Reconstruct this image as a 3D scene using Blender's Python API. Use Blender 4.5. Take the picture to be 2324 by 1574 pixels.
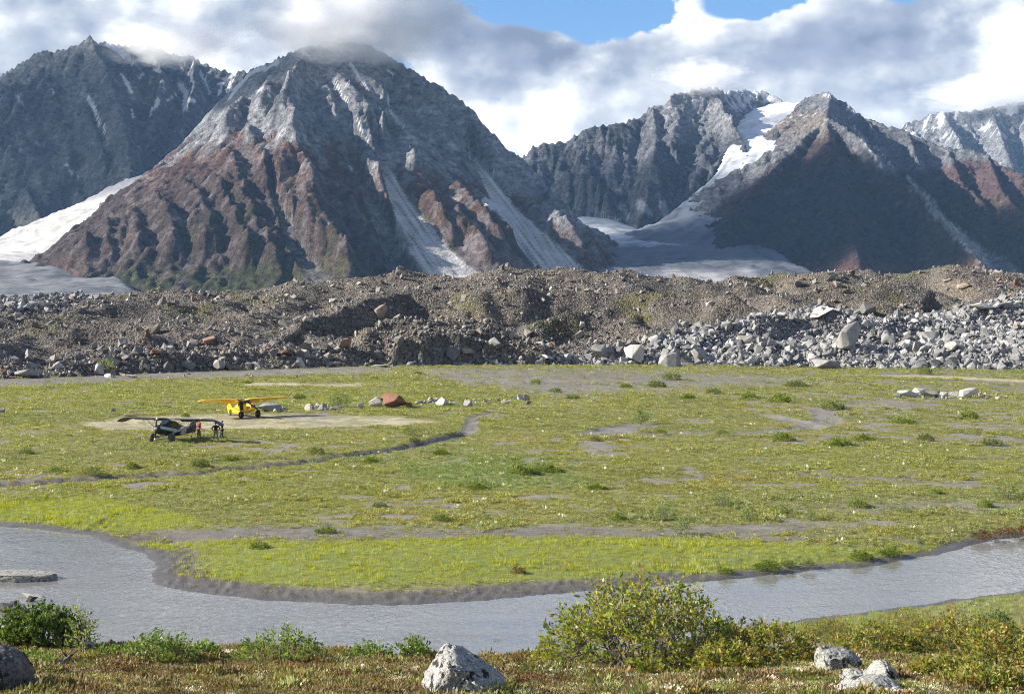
import bpy, bmesh, math, random, time
import numpy as np
from mathutils import Vector, Matrix, Euler
T0 = time.time()
for o in list(bpy.data.objects):
    bpy.data.objects.remove(o)
scene = bpy.context.scene
COL = scene.collection

# ------------------------------------------------------------------ camera
# sheet units: the photograph read as a 2324 x 1574 sheet, focal length 3282 of those units
FU, CX, CY = 3282.0, 1162.0, 787.0
CAM_Z = 12.7
PITCH = math.atan((CY - 690.0) / FU)
cam_d = bpy.data.cameras.new('camera')
cam_d.sensor_width = 36.0
cam_d.lens = 36.0 * FU / 2324.0
cam_d.clip_start = 0.1
cam_d.clip_end = 80000.0
cam = bpy.data.objects.new('camera', cam_d)
COL.objects.link(cam)
cam.location = (0, 0, CAM_Z)
cam.rotation_euler = (math.pi / 2 - PITCH, 0, 0)
scene.camera = cam

# ------------------------------------------------------------------ light
SUN_EL, SUN_AZ = math.radians(26.5), math.radians(-90)      # azimuth from +Y (away from the camera) towards +X
SUN_V = Vector((math.cos(SUN_EL) * math.sin(SUN_AZ), math.cos(SUN_EL) * math.cos(SUN_AZ), math.sin(SUN_EL)))
sun_d = bpy.data.lights.new('sun', 'SUN')
sun_d.energy = 5.0
sun_d.angle = math.radians(0.55)
sun_d.color = (1.0, 0.92, 0.80)
sun = bpy.data.objects.new('sun', sun_d)
COL.objects.link(sun)
sun.rotation_euler = SUN_V.to_track_quat('Z', 'Y').to_euler()
sun.location = (-60, 0, 60)

world = bpy.data.worlds.new('World')
scene.world = world
world.use_nodes = True
world.cycles.sampling_method = 'MANUAL'
world.cycles.sample_map_resolution = 256
scene.view_settings.view_transform = 'Standard'
scene.view_settings.look = 'None'
scene.view_settings.gamma = 1.0
scene.view_settings.use_curve_mapping = False
scene.view_settings.exposure = 1.35
scene.cycles.use_denoising = True
scene.cycles.denoising_prefilter = 'NONE'
scene.cycles.filter_width = 1.05
scene.cycles.max_bounces = 9
scene.cycles.diffuse_bounces = 2
scene.cycles.glossy_bounces = 2
scene.cycles.transmission_bounces = 3
scene.cycles.volume_bounces = 7
scene.cycles.use_adaptive_sampling = True
scene.cycles.adaptive_threshold = 0.02
scene.cycles.transparent_max_bounces = 16
scene.cycles.sample_clamp_indirect = 6.0


class NT:
    """tiny node-tree writer"""
    def __init__(s, tree):
        s.t = tree
        s.t.nodes.clear()

    def n(s, kind, **kw):
        nd = s.t.nodes.new(kind)
        for k, v in kw.items():
            setattr(nd, k, v)
        return nd

    def link(s, a, b):
        s.t.links.new(a, b)

    def put(s, sock, v):
        if hasattr(v, 'is_linked') or hasattr(v, 'links'):
            s.t.links.new(v, sock)
        elif v is not None:
            sock.default_value = v

    def math(s, op, a, b=None, c=None, clamp=False):
        nd = s.n('ShaderNodeMath', operation=op, use_clamp=clamp)
        s.put(nd.inputs[0], a)
        if b is not None:
            s.put(nd.inputs[1], b)
        if c is not None:
            s.put(nd.inputs[2], c)
        return nd.outputs[0]

    def vmath(s, op, a, b=None, out=0, scale=None):
        nd = s.n('ShaderNodeVectorMath', operation=op)
        s.put(nd.inputs[0], a)
        if b is not None:
            s.put(nd.inputs[1], b)
        if scale is not None:
            s.put(nd.inputs['Scale'], scale)
        return nd.outputs[out]

    def noise(s, vec, scale, detail=5, rough=0.55, dist=0.0, out=0, kind=None):
        nd = s.n('ShaderNodeTexNoise')
        if kind:
            nd.noise_type = kind
            nd.normalize = True
        if vec is not None:
            s.put(nd.inputs['Vector'], vec)
        nd.inputs['Scale'].default_value = scale
        nd.inputs['Detail'].default_value = detail
        nd.inputs['Roughness'].default_value = rough
        nd.inputs['Distortion'].default_value = dist
        return nd.outputs[out]

    def ramp(s, fac, stops, interp='LINEAR'):
        nd = s.n('ShaderNodeValToRGB')
        cr = nd.color_ramp
        cr.interpolation = interp
        while len(cr.elements) < len(stops):
            cr.elements.new(0.5)
        for e, (p, c) in zip(cr.elements, stops):
            e.position = p
            e.color = (c[0], c[1], c[2], 1) if hasattr(c, '__len__') else (c, c, c, 1)
        s.put(nd.inputs[0], fac)
        return nd.outputs[0]

    def mix(s, fac, a, b, blend='MIX'):
        nd = s.n('ShaderNodeMix', data_type='RGBA', blend_type=blend)
        s.put(nd.inputs[0], fac)
        for sock, v in ((nd.inputs[6], a), (nd.inputs[7], b)):
            s.put(sock, (v[0], v[1], v[2], 1) if isinstance(v, (tuple, list)) else v)
        return nd.outputs[2]

    def mapr(s, v, a, b, c=0.0, d=1.0, smooth=True):
        nd = s.n('ShaderNodeMapRange')
        nd.interpolation_type = 'SMOOTHSTEP' if smooth else 'LINEAR'
        s.put(nd.inputs[0], v)
        for i, x in zip((1, 2, 3, 4), (a, b, c, d)):
            nd.inputs[i].default_value = x
        return nd.outputs[0]


def ray_dir(dx, dy):
    u, v = (dx - CX) / FU, (CY - dy) / FU
    c, s = math.cos(PITCH), math.sin(PITCH)
    return Vector((u, c + v * s, -s + v * c))


def at(dx, dy, Y):
    r = ray_dir(dx, dy)
    t = Y / r.y
    return np.array((r.x * t, Y, CAM_Z + r.z * t))


def on_z(dx, dy, z=0.0):
    r = ray_dir(dx, dy)
    t = (z - CAM_Z) / r.z
    return np.array((r.x * t, r.y * t, z))


def to_sheet(x, y, z):
    c, s = math.cos(PITCH), math.sin(PITCH)
    dz = z - CAM_Z
    f = np.maximum(y * c - dz * s, 1e-3)
    return CX + FU * x / f, CY - FU * (y * s + dz * c) / f


def sky_nodes():
    w = NT(world.node_tree)
    sky = w.n('ShaderNodeTexSky', sky_type='NISHITA')
    sky.sun_disc = False
    sky.sun_elevation = SUN_EL
    sky.sun_rotation = SUN_AZ
    sky.altitude = 700
    sky.air_density = 1.0
    sky.dust_density = 0.3
    sky.ozone_density = 2.0
    skyc = w.vmath('SCALE', sky.outputs[0], scale=0.070)
    skyc = w.mix(1.0, skyc, (0.80, 1.0, 1.22), 'MULTIPLY')
    d = w.n('ShaderNodeTexCoord').outputs['Generated']
    flat = w.vmath('MULTIPLY', d, (1.0, 1.0, 1.45))
    # billows: fine lumps warp a coarse field, so edges come out knobbly
    n3 = w.noise(w.vmath('ADD', flat, (7.7, 2.2, 5.1)), 16.0, 5, 0.56)
    n4 = w.noise(w.vmath('ADD', flat, (1.3, 6.2, 2.4)), 46.0, 3, 0.6)
    fine = w.math('ADD', w.math('MULTIPLY', w.math('SUBTRACT', n3, 0.5), 0.58), w.math('MULTIPLY', w.math('SUBTRACT', n4, 0.5), 0.28))
    n1 = w.noise(w.vmath('ADD', flat, (3.1, 0.7, 1.9)), 5.6, 4, 0.5)
    n2 = w.noise(w.vmath('ADD', flat, (3.1 - 0.045, 0.7, 1.9 + 0.040)), 5.6, 3, 0.5)
    n3b = w.noise(w.vmath('ADD', flat, (7.7 - 0.014, 2.2, 5.1 + 0.012)), 16.0, 3, 0.5)
    cmb = w.n('ShaderNodeCombineXYZ')
    w.link(w.math('MULTIPLY', fine, 0.11), cmb.inputs[0])
    w.link(w.math('MULTIPLY', w.math('SUBTRACT', n1, 0.5), 0.12), cmb.inputs[2])
    flat2 = w.vmath('ADD', flat, cmb.outputs[0])
    tot = w.math('ADD', n1, fine)
    shade = w.math('ADD', w.math('MULTIPLY', w.math('SUBTRACT', n1, n2), 1.6), w.math('MULTIPLY', w.math('SUBTRACT', n3, n3b), 1.55))
    lum_off = None
    # soft openings (-) and banks (+) of the cloud deck, as directions on the sky: (sheet x, sheet y, radius, weight)
    for (bx, by, br, bw) in SKY_BANKS:
        v = ray_dir(bx, by).normalized()
        dist = w.vmath('DISTANCE', flat2, (v.x, v.y, v.z * 1.45), out=1)
        g = w.mapr(dist, br, 0.0, 0.0, bw)
        tot = w.math('ADD', tot, g)
    for (bx, by, br, bw) in SKY_TONES:
        v = ray_dir(bx, by).normalized()
        dist = w.vmath('DISTANCE', flat2, (v.x, v.y, v.z * 1.45), out=1)
        g = w.mapr(dist, br, 0.0, 0.0, bw)
        lum_off = g if lum_off is None else w.math('ADD', lum_off, g)
    sep = w.n('ShaderNodeSeparateXYZ')
    w.link(d, sep.inputs[0])
    tot = w.math('SUBTRACT', tot, w.mapr(sep.outputs[2], 0.24, 0.55, 0.0, 0.16))   # the deck opens up overhead
    tot = w.math('ADD', tot, w.mapr(sep.outputs[2], 0.12, 0.0, 0.0, 0.10))
    mask = w.mapr(tot, 0.395, 0.515)
    shade = w.math('ADD', shade, w.math('MULTIPLY', w.math('SUBTRACT', n4, 0.5), 0.35))
    lum = w.math('ADD', shade, w.math('ADD', lum_off, 0.60))
    lum = w.math('ADD', lum, w.mapr(tot, 0.42, 0.66, 0.10, -0.06))
    ccol = w.ramp(lum, [(0.0, (0.13, 0.16, 0.22)), (0.33, (0.215, 0.245, 0.305)), (0.60, (0.37, 0.39, 0.42)), (0.92, (0.68, 0.675, 0.665))])
    out = w.mix(mask, skyc, ccol)
    bg = w.n('ShaderNodeBackground')
    w.link(out, bg.inputs[0])
    bg.inputs[1].default_value = 0.82
    o = w.n('ShaderNodeOutputWorld')
    w.link(bg.outputs[0], o.inputs[0])


SKY_BANKS = [(1600, 140, 0.13, 0.24), (1720, 235, 0.09, 0.20), (1350, 225, 0.08, 0.18), (2050, 230, 0.08, 0.2), (1150, 130, 0.07, 0.22), (1250, 120, 0.035, 0.12), (1310, 25, 0.090, -0.40), (1150, 0, 0.05, -0.2), (1460, 10, 0.06, -0.28), (1700, 10, 0.062, -0.34), (2080, 0, 0.035, -0.2),  (1180, 15, 0.05, -0.22), (1460, 70, 0.04, -0.16), (1660, 15, 0.035, -0.25), (2070, 5, 0.03, -0.2),
             (1330, 110, 0.03, -0.1), (540, 90, 0.018, -0.20), (2050, 272, 0.02, -0.12), (1080, 190, 0.03, -0.10),
             (1560, 130, 0.10, 0.20), (1900, 90, 0.12, 0.22), (2250, 110, 0.10, 0.20), (1200, 280, 0.10, 0.22), (1250, 120, 0.04, 0.16),
             (300, 30, 0.20, 0.25), (800, 40, 0.14, 0.22), (0, 80, 0.12, 0.2)]
SKY_TONES = [(1110, 110, 0.085, -0.50), (1250, 120, 0.05, -0.42), (2050, 190, 0.09, -0.28), (1900, 130, 0.04, -0.15), (1560, 100, 0.07, 0.22), (1200, 290, 0.09, 0.30),
             (1800, 60, 0.06, 0.15), (2290, 60, 0.05, 0.25), (300, 60, 0.2, -0.12), (700, 60, 0.15, -0.05), (0, 130, 0.05, 0.2), (490, 120, 0.03, 0.25), (1450, 200, 0.05, 0.2)]
sky_nodes()


# ------------------------------------------------------------------ helpers
def mat(name):
    m = bpy.data.materials.new(name)
    m.use_nodes = True
    w = NT(m.node_tree)
    p = w.n('ShaderNodeBsdfPrincipled')
    o = w.n('ShaderNodeOutputMaterial')
    w.link(p.outputs[0], o.inputs[0])
    return m, w, p, o


def mesh_np(name, verts, quads=None, tris=None):
    me = bpy.data.meshes.new(name)
    verts = np.asarray(verts, np.float32)
    faces = []
    tot = 0
    loops = []
    starts = []
    if quads is not None and len(quads):
        q = np.asarray(quads, np.int32)
        loops.append(q.ravel())
        starts.append(np.arange(len(q), dtype=np.int32) * 4)
        tot = len(q) * 4
    if tris is not None and len(tris):
        q = np.asarray(tris, np.int32)
        loops.append(q.ravel())
        starts.append(np.arange(len(q), dtype=np.int32) * 3 + tot)
    me.vertices.add(len(verts))
    me.vertices.foreach_set('co', verts.ravel())
    if loops:
        lv = np.concatenate(loops)
        ls = np.concatenate(starts)
        me.loops.add(len(lv))
        me.loops.foreach_set('vertex_index', lv)
        me.polygons.add(len(ls))
        me.polygons.foreach_set('loop_start', ls)
    me.update(calc_edges=True)
    return me


def add_obj(name, me, m=None, parent=None, smooth=False, kind=None, label=None, cat=None, group=None):
    o = bpy.data.objects.new(name, me)
    COL.objects.link(o)
    if m is not None and not me.materials:
        me.materials.append(m)
    if parent is not None:
        o.parent = parent
    if smooth and me is not None:
        me.polygons.foreach_set('use_smooth', np.ones(len(me.polygons), bool))
    tag(o, kind, label, cat, group)
    return o


def tag(o, kind=None, label=None, cat=None, group=None):
    if kind: o['kind'] = kind
    if label: o['label'] = label
    if cat: o['category'] = cat
    if group: o['group'] = group
    return o


def set_attr(me, name, arr, typ='FLOAT', dom='POINT'):
    a = me.attributes.new(name, typ, dom)
    arr = np.asarray(arr, np.float32)
    if typ == 'FLOAT':
        a.data.foreach_set('value', arr.ravel())
    elif typ == 'FLOAT_COLOR':
        if arr.shape[-1] == 3:
            arr = np.concatenate([arr, np.ones(arr.shape[:-1] + (1,), np.float32)], -1)
        a.data.foreach_set('color', arr.ravel())
    else:
        a.data.foreach_set('vector', arr.ravel())


_rt = np.random.default_rng(12345).random((256, 256)) * 2 * math.pi
_GX, _GY = np.cos(_rt).astype(np.float32).ravel(), np.sin(_rt).astype(np.float32).ravel()


def gnoise(x, y, seed=0):
    """2-D gradient noise, about -1..1"""
    x, y = np.broadcast_arrays(np.asarray(x, float), np.asarray(y, float))
    ix, iy = np.floor(x), np.floor(y)
    fx, fy = (x - ix).astype(np.float32), (y - iy).astype(np.float32)
    ix, iy = ix.astype(np.int32) + (seed * 37 + 11) % 251, iy.astype(np.int32) + (seed * 101 + 7) % 241
    ux = fx * fx * fx * (fx * (fx * 6 - 15) + 10)
    uy = fy * fy * fy * (fy * (fy * 6 - 15) + 10)
    x0, x1 = ix & 255, (ix + 1) & 255
    y0, y1 = (iy & 255) << 8, ((iy + 1) & 255) << 8
    k = y0 + x0
    n00 = _GX[k] * fx + _GY[k] * fy
    k = y0 + x1
    n10 = _GX[k] * (fx - 1) + _GY[k] * fy
    k = y1 + x0
    n01 = _GX[k] * fx + _GY[k] * (fy - 1)
    k = y1 + x1
    n11 = _GX[k] * (fx - 1) + _GY[k] * (fy - 1)
    n0 = n00 + (n10 - n00) * ux
    n1 = n01 + (n11 - n01) * ux
    return ((n0 + (n1 - n0) * uy) * 1.5).astype(float)


def fbm(x, y, scale, octv=5, gain=0.5, seed=0):
    s = 0
    a = 1.0
    f = 1.0 / scale
    t = 0
    for i in range(octv):
        s = s + a * gnoise(x * f + 17.3 * i, y * f - 9.1 * i, seed + i)
        t += a
        a *= gain
        f *= 2.03
    return s / t


def ridged(x, y, scale, octv=5, gain=0.5, seed=0):
    s = 0
    a = 1.0
    f = 1.0 / scale
    t = 0
    for i in range(octv):
        s = s + a * (1 - 2 * np.abs(gnoise(x * f + 11.7 * i, y * f + 5.3 * i, seed + i)))
        t += a
        a *= gain
        f *= 2.07
    return s / t


def sstep(a, b, x):
    t = np.clip((x - a) / (b - a), 0, 1)
    return t * t * (3 - 2 * t)


def seg_dist(px, py, P, vals=None):
    """distance to polyline P (n,2+); returns dist, arc length, interpolated vals, side"""
    P = np.asarray(P, float)
    best = np.full(px.shape, 1e18)
    arc = np.zeros(px.shape)
    side = np.zeros(px.shape)
    val = np.zeros(px.shape) if vals is not None else None
    s0 = 0.0
    for i in range(len(P) - 1):
        ax, ay = P[i, 0], P[i, 1]
        bx, by = P[i + 1, 0], P[i + 1, 1]
        dx, dy = bx - ax, by - ay
        L2 = dx * dx + dy * dy + 1e-12
        t = np.clip(((px - ax) * dx + (py - ay) * dy) / L2, 0, 1)
        ex, ey = px - ax - t * dx, py - ay - t * dy
        d = ex * ex + ey * ey
        m = d < best
        best = np.where(m, d, best)
        L = math.sqrt(L2)
        arc = np.where(m, s0 + t * L, arc)
        side = np.where(m, np.sign(dx * ey - dy * ex), side)
        if vals is not None:
            val = np.where(m, vals[i] + t * (vals[i + 1] - vals[i]), val)
        s0 += L
    return np.sqrt(best), arc, val, side


def in_poly(px, py, P):
    inside = np.zeros(px.shape, bool)
    n = len(P)
    j = n - 1
    for i in range(n):
        xi, yi, xj, yj = P[i][0], P[i][1], P[j][0], P[j][1]
        c = ((yi > py) != (yj > py)) & (px < (xj - xi) * (py - yi) / (yj - yi + 1e-12) + xi)
        inside ^= c
        j = i
    return inside


def poly_sd(px, py, P):
    """signed distance to a polygon, negative inside"""
    d = seg_dist(px, py, list(P) + [P[0]])[0]
    return np.where(in_poly(px, py, P), -d, d)


def bilerp(G, x0, y0, step, x, y):
    fx = np.clip((x - x0) / step, 0, G.shape[1] - 1.001)
    fy = np.clip((y - y0) / step, 0, G.shape[0] - 1.001)
    ix, iy = fx.astype(int), fy.astype(int)
    fx, fy = fx - ix, fy - iy
    return (G[iy, ix] * (1 - fx) + G[iy, ix + 1] * fx) * (1 - fy) + (G[iy + 1, ix] * (1 - fx) + G[iy + 1, ix + 1] * fx) * fy


def grid_quads(ny, nx):
    i = np.arange(ny * nx, dtype=np.int32).reshape(ny, nx)
    return np.stack([i[:-1, :-1], i[:-1, 1:], i[1:, 1:], i[1:, :-1]], -1).reshape(-1, 4)


def erode(H, step, n=60000, steps=70, seed=1, rate=0.25, cap=4.0):
    """rain drops running downhill cut gullies and drop their load lower down"""
    rng = np.random.default_rng(seed)
    ny, nx = H.shape
    x = rng.random(n) * (nx - 3) + 1
    y = rng.random(n) * (ny - 3) + 1
    vx = np.zeros(n)
    vy = np.zeros(n)
    load = np.zeros(n)
    wat = np.ones(n)
    for k in range(steps):
        ix, iy = x.astype(int), y.astype(int)
        fx, fy = x - ix, y - iy
        h00, h10, h01, h11 = H[iy, ix], H[iy, ix + 1], H[iy + 1, ix], H[iy + 1, ix + 1]
        gx = ((h10 - h00) * (1 - fy) + (h11 - h01) * fy) / step
        gy = ((h01 - h00) * (1 - fx) + (h11 - h10) * fx) / step
        vx = vx * 0.35 - gx * 0.65
        vy = vy * 0.35 - gy * 0.65
        L = np.hypot(vx, vy) + 1e-9
        ux, uy = vx / L, vy / L
        x2 = np.clip(x + ux, 1, nx - 2.01)
        y2 = np.clip(y + uy, 1, ny - 2.01)
        jx, jy = x2.astype(int), y2.astype(int)
        gxx, gyy = x2 - jx, y2 - jy
        h0 = (h00 * (1 - fx) + h10 * fx) * (1 - fy) + (h01 * (1 - fx) + h11 * fx) * fy
        h1 = (H[jy, jx] * (1 - gxx) + H[jy, jx + 1] * gxx) * (1 - gyy) + (H[jy + 1, jx] * (1 - gxx) + H[jy + 1, jx + 1] * gxx) * gyy
        dh = h0 - h1
        capac = np.maximum(dh, 0.0) * wat * cap * np.minimum(1, k / 12 + 0.2)
        ero = np.where(load < capac, np.minimum((capac - load) * rate, np.maximum(dh, 0) * 0.5), -(load - capac) * 0.12)
        ero = np.where(dh < 0, -np.minimum(load, -dh * 0.6), ero)
        load += ero
        alive = (x2 > 3) & (x2 < nx - 4) & (y2 > 3) & (y2 < ny - 4)
        ero = np.where(alive, ero, 0)
        d = np.clip(-ero * 0.12, -2.0, 0.6)
        k0 = iy * nx + ix
        ki = np.concatenate([k0, k0 + 1, k0 + nx, k0 + nx + 1])
        kw = np.concatenate([d * (1 - fx) * (1 - fy), d * fx * (1 - fy), d * (1 - fx) * fy, d * fx * fy])
        H += np.bincount(ki, kw, minlength=nx * ny).reshape(ny, nx)
        wat *= 0.985
        x, y = x2, y2
    return H

# ------------------------------------------------------------------ mountains
rock_m, w, p, o_ = mat('mountain_rock')
tc = w.n('ShaderNodeTexCoord').outputs['Object']
ac = w.n('ShaderNodeAttribute', attribute_name='col').outputs[0]
nz = w.noise(tc, 0.012, 10, 0.68)
nz2 = w.noise(w.vmath('MULTIPLY', tc, (1, 1, 1.6)), 0.035, 7, 0.72)
nz3 = w.noise(tc, 0.018, 6, 0.5, kind='RIDGED_MULTIFRACTAL')
c1 = w.mix(1.0, ac, w.ramp(nz, [(0.25, 0.55), (0.5, 1.0), (0.75, 1.4)]), 'MULTIPLY')
c1 = w.mix(1.0, c1, w.ramp(nz2, [(0.34, 0.36), (0.5, 1.0), (0.68, 1.75)]), 'MULTIPLY')
c1 = w.mix(1.0, c1, w.ramp(nz3, [(0.15, 0.62), (0.45, 1.0), (0.85, 1.35)]), 'MULTIPLY')
bw_ = w.n('ShaderNodeRGBToBW')
w.link(ac, bw_.inputs[0])
c1 = w.mix(w.math('MULTIPLY', w.mapr(bw_.outputs[0], 0.40, 0.62), 0.8), c1, ac)      # snow and clean talus keep their own tone
w.link(c1, p.inputs['Base Color'])
p.inputs['Roughness'].default_value = 0.95
p.inputs['Specular IOR Level'].default_value = 0.15
bmp = w.n('ShaderNodeBump')
bmp.inputs['Strength'].default_value = 0.9
bmp.inputs['Distance'].default_value = 42.0
w.link(w.math('ADD', w.math('MULTIPLY', nz2, 1.1), w.math('MULTIPLY', nz3, 0.8)), bmp.inputs['Height'])
w.link(bmp.outputs[0], p.inputs['Normal'])

ice_m, w, p, o_ = mat('glacier_ice')
tc = w.n('ShaderNodeTexCoord').outputs['Object']
ac = w.n('ShaderNodeAttribute', attribute_name='col').outputs[0]
nz = w.noise(tc, 0.03, 8, 0.65)
c1 = w.mix(1.0, ac, w.ramp(nz, [(0.25, 0.72), (0.5, 1.0), (0.75, 1.12)]), 'MULTIPLY')
w.link(c1, p.inputs['Base Color'])
p.inputs['Roughness'].default_value = 0.8
bmp = w.n('ShaderNodeBump')
bmp.inputs['Strength'].default_value = 0.6
bmp.inputs['Distance'].default_value = 5.0
w.link(nz, bmp.inputs['Height'])
w.link(bmp.outputs[0], p.inputs['Normal'])

GRANITE = np.array((0.262, 0.268, 0.284))
GRANITE_D = np.array((0.105, 0.112, 0.128))
RUST = np.array((0.175, 0.090, 0.068))
UMBER = np.array((0.088, 0.071, 0.067))
TURF = np.array((0.095, 0.125, 0.040))
SCREE = np.array((0.56, 0.545, 0.53))
SNOW = np.array((0.74, 0.75, 0.775))
ICE = np.array((0.58, 0.60, 0.61))


def mixc(a, b, t):
    return a * (1 - t[..., None]) + b * t[..., None]


def line_mask(dx, dy, pts, w0, w1, seed=0, edge=0.5):
    """soft streak along a traced line: width runs from w0 to w1 sheet units"""
    P = np.array(pts, float)
    d, arc, _, _ = seg_dist(dx, dy, P)
    L = np.sum(np.hypot(*np.diff(P, axis=0).T))
    wd = w0 + (w1 - w0) * arc / L
    wd = wd * (1 + 0.6 * fbm(dx, dy, 28, 3, seed=seed + 71))
    return sstep(1.0, edge, d / np.maximum(wd, 0.3))


GULLY = []


def ridge_land(name, x0, x1, y0, y1, step, ridges, floor=-40, warp=60, seed=0, rough=1.0, drops=60000, rill=0.3, post=None, spurs=(), gullies=(), amp=72.0, wid=72.0):
    nx, ny = int((x1 - x0) / step) + 1, int((y1 - y0) / step) + 1
    X, Y = np.meshgrid(x0 + np.arange(nx) * step, y0 + np.arange(ny) * step)
    wx = X + warp * fbm(X, Y, 420, 4, seed=seed + 1) + warp * 0.3 * fbm(X, Y, 90, 3, seed=seed + 31)
    wy = Y + warp * fbm(X, Y, 420, 4, seed=seed + 2) + warp * 0.3 * fbm(X, Y, 90, 3, seed=seed + 32)
    H = np.full(X.shape, float(floor))
    wob = 40 * fbm(X, Y, 230, 3, seed=seed + 8)
    for k, (pts, slope) in enumerate(ridges):
        W = np.array([at(*q) for q in pts])
        d, arc, z, side = seg_dist(wx, wy, W[:, :2], W[:, 2])
        d0 = seg_dist(X, Y, W[:, :2])[0]
        d = d0 + (d - d0) * sstep(0, 160, d0)          # the crest itself stays where it was traced
        q = (arc + wob) / 170.0 + 40 * k + side * 13
        r = (1 - 2.4 * np.abs(gnoise(q, d / 1200.0, seed + k))) * 0.8 + (1 - 2.4 * np.abs(gnoise(q * 2.7, d / 600.0, seed + 50 + k))) * 0.42 + (1 - 2.4 * np.abs(gnoise(q * 6.5, d / 350.0, seed + 90 + k))) * 0.22
        prof = d * (0.80 + 0.45 * np.exp(-d / 170.0))
        sl = slope if not isinstance(slope, tuple) else np.where(side > 0, slope[0], slope[1])
        h = z - sl * prof * (1 - rill * (r - 0.35) * sstep(0, 160, d))
        H = np.maximum(H, h)
    near = np.clip((H - floor) / 150, 0, 1)
    if len(spurs) or len(gullies):
        Ys = np.arange(y0 + step, y1 - step, step)

        def lay(pts):
            # drop a traced line on to the slope it was seen on
            out = []
            P = np.array(pts, float)
            t = np.linspace(0, len(P) - 1, (len(P) - 1) * 3 + 1)
            for a, b in zip(np.interp(t, np.arange(len(P)), P[:, 0]), np.interp(t, np.arange(len(P)), P[:, 1])):
                r = ray_dir(a, b)
                xs_, zs_ = r.x * Ys / r.y, CAM_Z + r.z * Ys / r.y
                hit = np.nonzero(bilerp(H, x0, y0, step, xs_, Ys) >= zs_)[0]
                if len(hit):
                    out.append((r.x / r.y, Ys[hit[0]]))
            if len(out) < 2: return np.zeros((0, 2))
            out = np.array(out)
            k_ = np.arange(len(out))
            Yf = np.polyval(np.polyfit(k_, out[:, 1], 1 if len(out) < 7 else 2), k_)
            return np.stack([out[:, 0] * Yf, Yf], -1)
        tent = np.zeros(X.shape)
        tx, ty = X + 16 * fbm(X, Y, 110, 3, seed=seed + 301), Y + 16 * fbm(X, Y, 110, 3, seed=seed + 302)
        gn = 10 * fbm(X, Y, 80, 3, seed=seed + 305)
        for k, pts in enumerate(spurs):
            P = lay(pts)
            if len(P) < 2: continue
            L = np.sum(np.hypot(*np.diff(P, axis=0).T))
            d, arc, _, _ = seg_dist(tx, ty, P)
            u = np.clip(arc / L, 0, 1)
            ww = wid * (0.65 + 0.6 * u) * (1 + 0.15 * gnoise(arc / 130.0, arc * 0 + k, seed + 303))
            aa = amp * sstep(0, 0.45, u) * (0.75 + 0.4 * u) * sstep(1.12, 0.85, u) * (1 + 0.14 * gnoise(arc / 60.0, arc * 0 + k + 9.5, seed + 304))
            tent = np.maximum(tent, aa * (1 - d / ww))
        floor_z, floor_g = np.zeros(X.shape), np.zeros(X.shape)
        GULLY.clear()
        for k, (pts, w0, w1) in enumerate(gullies):
            P = lay(pts)
            if len(P) < 2: continue
            L = np.sum(np.hypot(*np.diff(P, axis=0).T))
            n_ = len(P)
            tt = np.linspace(0, len(pts) - 1, n_)
            yy_ = np.interp(tt, np.arange(len(pts)), [q[1] for q in pts])
            zl = np.array([CAM_Z + ray_dir(0, b_).z / ray_dir(0, b_).y * q[1] for b_, q in zip(yy_, P)])
            d, arc, z, _ = seg_dist(X, Y, P, zl)
            u = np.clip(arc / L, 0, 1)
            ww = w0 + (w1 - w0) * u ** 1.5
            dd = d + gn * (0.4 + 0.6 * u)
            g = sstep(1.75, 0.95, dd / ww)
            zf = z - 10 + 0.10 * d
            floor_z = np.where(g > floor_g, zf, floor_z)
            floor_g = np.maximum(floor_g, g)
            GULLY.append(sstep(1.12, 0.92, dd / ww))
            near = near * (1 - 0.85 * g)
        H = (H + tent) * (1 - floor_g) + floor_z * floor_g
        tent = 0.0
        H = H + tent
    H = H + near * rough * (26 * ridged(wx, wy, 210, 4, 0.55, seed + 5) + 24 * ridged(wx, wy, 66, 3, 0.62, seed + 6)) - near * rough * 17
    H = erode(H, step, int(drops * 0.75), 64, seed)
    H = H + near * (15 * ridged(X, Y, 40, 3, 0.72, seed + 7) - 5)
    if post is not None:
        H = post(X, Y, H)
    return X, Y, H


def land_obj(name, X, Y, H, col, m, label, cutz=-30, keep=None):
    V = np.stack([X, Y, H], -1).reshape(-1, 3)
    Q = grid_quads(*X.shape)
    k = (H.reshape(-1)[Q].max(1) > cutz)
    if keep is not None:
        k &= keep.reshape(-1)[Q].all(1)
    Q = Q[k]
    u, inv = np.unique(Q, return_inverse=True)
    me = mesh_np(name, V[u], quads=inv.reshape(-1, 4))
    set_attr(me, 'col', col.reshape(-1, 3)[u], 'FLOAT_COLOR')
    return add_obj(name, me, m, kind='structure', label=label, smooth=True)


def slope_of(H, step):
    gy, gx = np.gradient(H, step)
    return np.hypot(gx, gy), gx, gy


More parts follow.
